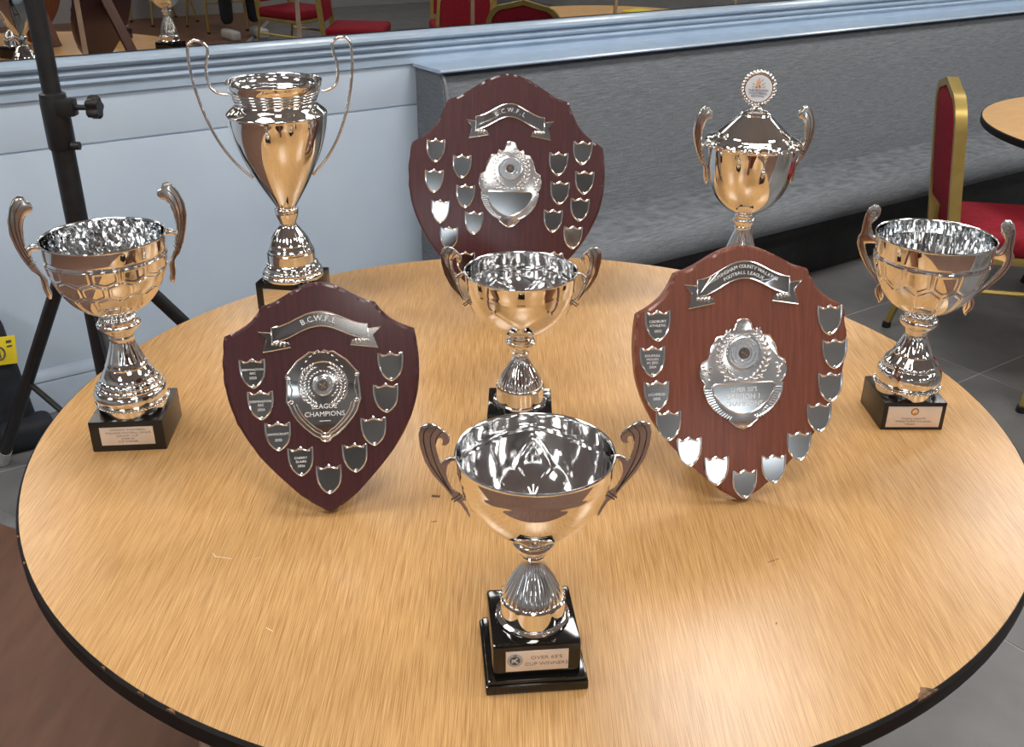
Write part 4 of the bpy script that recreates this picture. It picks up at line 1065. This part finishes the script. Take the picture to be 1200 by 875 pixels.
def medal_shield(t, cx, cz, w, h, y, lines):
    """shield-shaped medallion with scrolled edge and laurel wreath"""
    X = w / 2; H = h / 2
    rt_ = [(0, .95), (.08, 1.0), (.20, .96), (.32, .97), (.48, .88), (.66, .78), (.84, .60), (.92, .52), (.99, .46), (.96, .36), (.98, .10), (1.0, -.10), (.94, -.20), (.88, -.34), (.74, -.52), (.54, -.70), (.32, -.86), (.16, -.93), (.10, -1.0), (0, -1.02)]
    pts = [(x * X, z * H) for x, z in rt_]
    out = [(cx + x, cz + z) for x, z in pts] + [(cx - x, cz + z) for x, z in reversed(pts[1:-1])]
    o = prism('medallion', out, y - .003, y, 'plate', t, .0008, 2)
    yy = y - .0032
    bm = bmesh.new(); bm_tube(bm, [(p[0], yy + .0003, p[1]) for p in out], .0011, 6, True)
    inn = [(cx + (p[0] - cx) * .88, cz + (p[1] - cz) * .90) for p in out]
    low = [p for p in inn if p[1] < cz - .12 * H]
    low = sorted(low, key=lambda p: p[0])
    bm_tube(bm, [(p[0], yy, p[1]) for p in low], .0010, 6)
    low2 = [(cx + (p[0] - cx) * .9, cz + (p[1] - cz) * .92) for p in low]
    bm_tube(bm, [(p[0], yy, p[1]) for p in low2], .0008, 6)
    bm_tube(bm, [(p[0], yy, p[1]) for p in arc_pts(cx, cz + .22 * H, .66 * X, R_(-38), R_(218), 40)], .0010, 6)
    from_bm('medallion_edge', bm, 'stamp', o, 50)
    dz = cz + .23 * H
    disc = lathe('ringed_disc', [(.001, .0036), (.17 * X, .0036), (.18 * X, .0048), (.21 * X, .0048), (.22 * X, .0032), (.255 * X, .0032), (.265 * X, .0044), (.29 * X, .0040), (.30 * X, 0)], 'stamp', o, 40)
    disc.location = (cx, y - .002, dz); disc.rotation_euler = (PI / 2, 0, 0)
    bm = bmesh.new(); bm_tube(bm, [(cx, y - .0055, dz), (cx, y - .0060, dz)], .155 * X, 20); from_bm('football_roundel', bm, 'print', o)
    bm = bmesh.new()
    for x0, z0, x1, z1 in ((-.06, -.09, .06, .09), (.0, .0, .08, -.07), (-.09, .04, .01, .01)): bm_tube(bm, [(cx + x0 * X, y - .0062, dz + z0 * X), (cx + x1 * X, y - .0062, dz + z1 * X)], .024 * X, 6)
    from_bm('roundel_figure', bm, 'plate', o, 50)
    for s in (-1, 1):
        bm = bmesh.new()
        for i in range(15):
            a = R_(-66 + i * 9.4)
            for rr, tw in ((.50, .55), (.59, -.5)):
                r_ = rr * X
                bm_ball(bm, (cx + s * r_ * math.cos(a), yy - .0003, dz + r_ * 1.08 * math.sin(a)), (.072 * X, .0016, .024 * X), Matrix.Rotation(-(PI / 2 + a + tw) if s > 0 else (PI / 2 + a + tw), 4, 'Y'), 8, 5)
        from_bm('laurel', bm, 'stamp', o, 60)
        bm = bmesh.new()
        sp = spiral(cx + s * .92 * X, cz + .42 * H, .06 * X, 1.2, 0, 16, s); bm_tube(bm, [(p[0], yy, p[1]) for p in sp], .0009, 6)
        sp = spiral(cx + s * .88 * X, cz - .12 * H, .07 * X, 1.2, PI, 16, s); bm_tube(bm, [(p[0], yy, p[1]) for p in sp], .0010, 6)
        bm_tube(bm, [(cx + s * .90 * X, yy, cz + .36 * H), (cx + s * .84 * X, yy, cz + .15 * H), (cx + s * .90 * X, yy, cz - .06 * H)], .0010, 6)
        for i in range(5): bm_ball(bm, (cx + s * X * (.06 + .12 * i), yy, cz + H * (.95 - .035 * i * i * .6)), (.05 * X, .0013, .02 * X), Matrix.Rotation(s * (.2 + .12 * i), 4, 'Y'), 8, 5)
        bm_ball(bm, (cx + s * .07 * X, yy, cz - .92 * H), (.09 * X, .0014, .03 * X), Matrix.Rotation(-s * .6, 4, 'Y'), 8, 5)
        from_bm('side_scroll', bm, 'stamp', o, 60)
    bm = bmesh.new()
    for i in range(22):
        a = R_(-50 + i * 13.3); bm_ball(bm, (cx + .39 * X * math.cos(a), yy - .0002, dz + .39 * X * math.sin(a)), (.045 * X, .0012, .022 * X), Matrix.Rotation(-a - 1.0, 4, 'Y'), 8, 5)
    from_bm('inner_wreath', bm, 'stamp', o, 60)
    for body, size, z_ in lines: text_obj('engraving', body, size, 'engrave', o, (cx, y - .0034, cz + z_ * H), wid=1.02)
    bm = bmesh.new(); bm_box(bm, (cx, y - .0031, cz - .56 * H), (.30 * X, .0004, .0009)); from_bm('engraved_rule', bm, 'engrave', o)
    return o

def wooden_shield(label, x, y, yaw, tilt, H, wc, hc, ws, hs, m, TH=.016):
    t = bpy.data.objects.new('presentation_shield', None); COL.objects.link(t); t.empty_display_size = .05
    # front face is the local x-z plane at y = 0, leaning back about its lower tip
    t.location = (x + .009 * math.sin(yaw), y - .009 * math.cos(yaw), TT + TH * math.sin(tilt) + .0006)
    t.rotation_euler = (-tilt, 0, yaw); t.rotation_mode = 'XYZ'
    t['label'] = label; t['category'] = 'shield'
    board = prism('board', shield_outline(H, wc, hc, ws, hs), 0, TH, m, t, .0045, 2, 9)
    # prop strut behind: hinged plank reaching down to the table
    top = Vector((0, TH + .004, H * .66))
    ca, sa = math.cos(tilt), math.sin(tilt)
    # table plane in local coordinates: world z of (0,ly,lz) = lz*cos(tilt) - ly*sin(tilt) + offset
    off = TH * sa + .0006
    Lh = top.z * ca - top.y * sa + off
    ang = R_(24)                                # strut leans the other way
    # world back direction and height
    wb0 = top.y * ca + top.z * sa
    foot_b, foot_h = wb0 + Lh * math.tan(ang), 0.004
    def to_local(bk, hh): hh -= off; return (bk * ca - hh * sa, bk * sa + hh * ca)
    ly, lz = to_local(foot_b, foot_h)
    p0 = Vector((0, top.y, top.z)); p1 = Vector((0, ly, lz)); dv = p1 - p0; L = dv.length
    rot = Matrix.Rotation(-math.atan2(dv.y, -dv.z) * -1, 4, 'X')
    bm = bmesh.new(); bm_box(bm, (0, (p0.y + p1.y) / 2, (p0.z + p1.z) / 2), (wc * .34, .010, L), .002, rot)
    from_bm('prop_strut', bm, 'mahog_back', t, 30)
    box('hinge', (0, TH + .0015, H * .66), (wc * .28, .003, .03), 'brass', t, .0005)
    return t

# left shield: B.C.W.F.L. league champions
sl = wooden_shield('dark mahogany shield with nine small plates and LEAGUE CHAMPIONS medallion, left of centre', -.2684, -.2974, .1267, .3362, .3105, .1242, .2438, .0736, .2812, 'mahog_l')
banner(sl, 0, .2440, .2628, .078, .0190, 0, [('B.C.W.F.L.', .0105, .0005, .40)])
medal_shield(sl, .0, .1602, .0972, .1215, 0, [('LEAGUE', .0092, -.24), ('CHAMPIONS', .0092, -.41)])
LS = [(-0.0903, 0.1945), (-0.0825, 0.1518), (-0.0627, 0.1088), (-0.0351, 0.073), (0.0007, 0.0465), (0.0368, 0.0736), (0.0635, 0.1087), (0.0822, 0.1527), (0.0905, 0.1951)]
LT = [[('BERMINGTON', .0042, .0045), ('RFC', .0042, -.0005), ('2023', .0046, -.0065)], [('BERMINGTON', .0042, .0045), ('RFC', .0042, -.0005), ('2024', .0046, -.0065)], [('SANDICROFT', .0044, .0025), ('2025', .0046, -.0055)], [('CHERRY', .0044, .0045), ('BLAIRS', .0044, -.0005), ('2026', .0046, -.0065)], [], [], [], [], []]
for (x, z), l in zip(LS, LT): small_shield(sl, x, z, .0318, .0345, 0, 0, l)

# right shield
sr = wooden_shield('large red-brown shield with thirteen small plates and DIVISION 1 CHAMPIONS medallion', .2945, -.2637, .1305, .3107, .3513, .1436, .2650, .0909, .3170, 'mahog_r')
banner(sr, .0015, .2965, .3190, .0795, .0225, 0, [('BIRMINGHAM COUNTY WALKING', .0066, .0042, .74), ('FOOTBALL LEAGUE', .0064, -.0042, .44)])
medal_round(sr, .0012, .1780, .1215, .1510, 0, [("OVER 50'S", .0085, -.28), ('DIVISION 1', .0098, -.41), ('CHAMPIONS', .0094, -.54)])
RS = [(-0.1165, 0.249), (-0.1243, 0.2016), (-0.1192, 0.1547), (-0.1031, 0.1128), (-0.0748, 0.0749), (-0.0367, 0.0461), (0.0031, 0.0248), (0.0446, 0.0432), (0.0811, 0.073), (0.1097, 0.1117), (0.1254, 0.1535), (0.131, 0.1991), (0.1235, 0.2461)]
RTX = [[('CADBURY', .0048, .0055), ('ATHLETIC', .0048, .0000), ('2023', .0048, -.0075)], [('SOLIHULL', .0046, .0075), ('MOORS', .0046, .0025), ('FC EFO', .0046, -.0025), ('2024', .0046, -.0080)], [('LICHFIELD', .0048, .0015), ('2025', .0048, -.0045)]] + [[]] * 10
for i, ((x, z), l) in enumerate(zip(RS, RTX)): small_shield(sr, x, z, .0330, .0365, 0, 0, l)

# rear shield
sb = wooden_shield('largest plum-dark shield with blank medallion, standing at the back before the bench', -.0437, .4308, -.0979, .2635, .4555, .1875, .3215, .1170, .4045, 'mahog_b', .018)
banner(sb, .006, .3625, .3875, .0835, .0245, 0, [('B.C.W.F.L', .0115, .0, .46)])
medal_round(sb, .0095, .2455, .1235, .1660, 0, [])
BS = [(-0.1394, 0.3077), (-0.1418, 0.2488), (-0.1282, 0.1897), (-0.1098, 0.138), (-0.0868, 0.2785), (-0.0788, 0.2212), (-0.0609, 0.1694), (0.1488, 0.3109), (0.1548, 0.2545), (0.1481, 0.2023), (0.1368, 0.1477), (0.1028, 0.2886), (0.1074, 0.2333), (0.0964, 0.1785), (-0.0758, 0.0895), (.1010, .0960), (.012, .075)]
for x, z in BS: small_shield(sb, x, z, .0350, .0400, 0, R_(1), [])
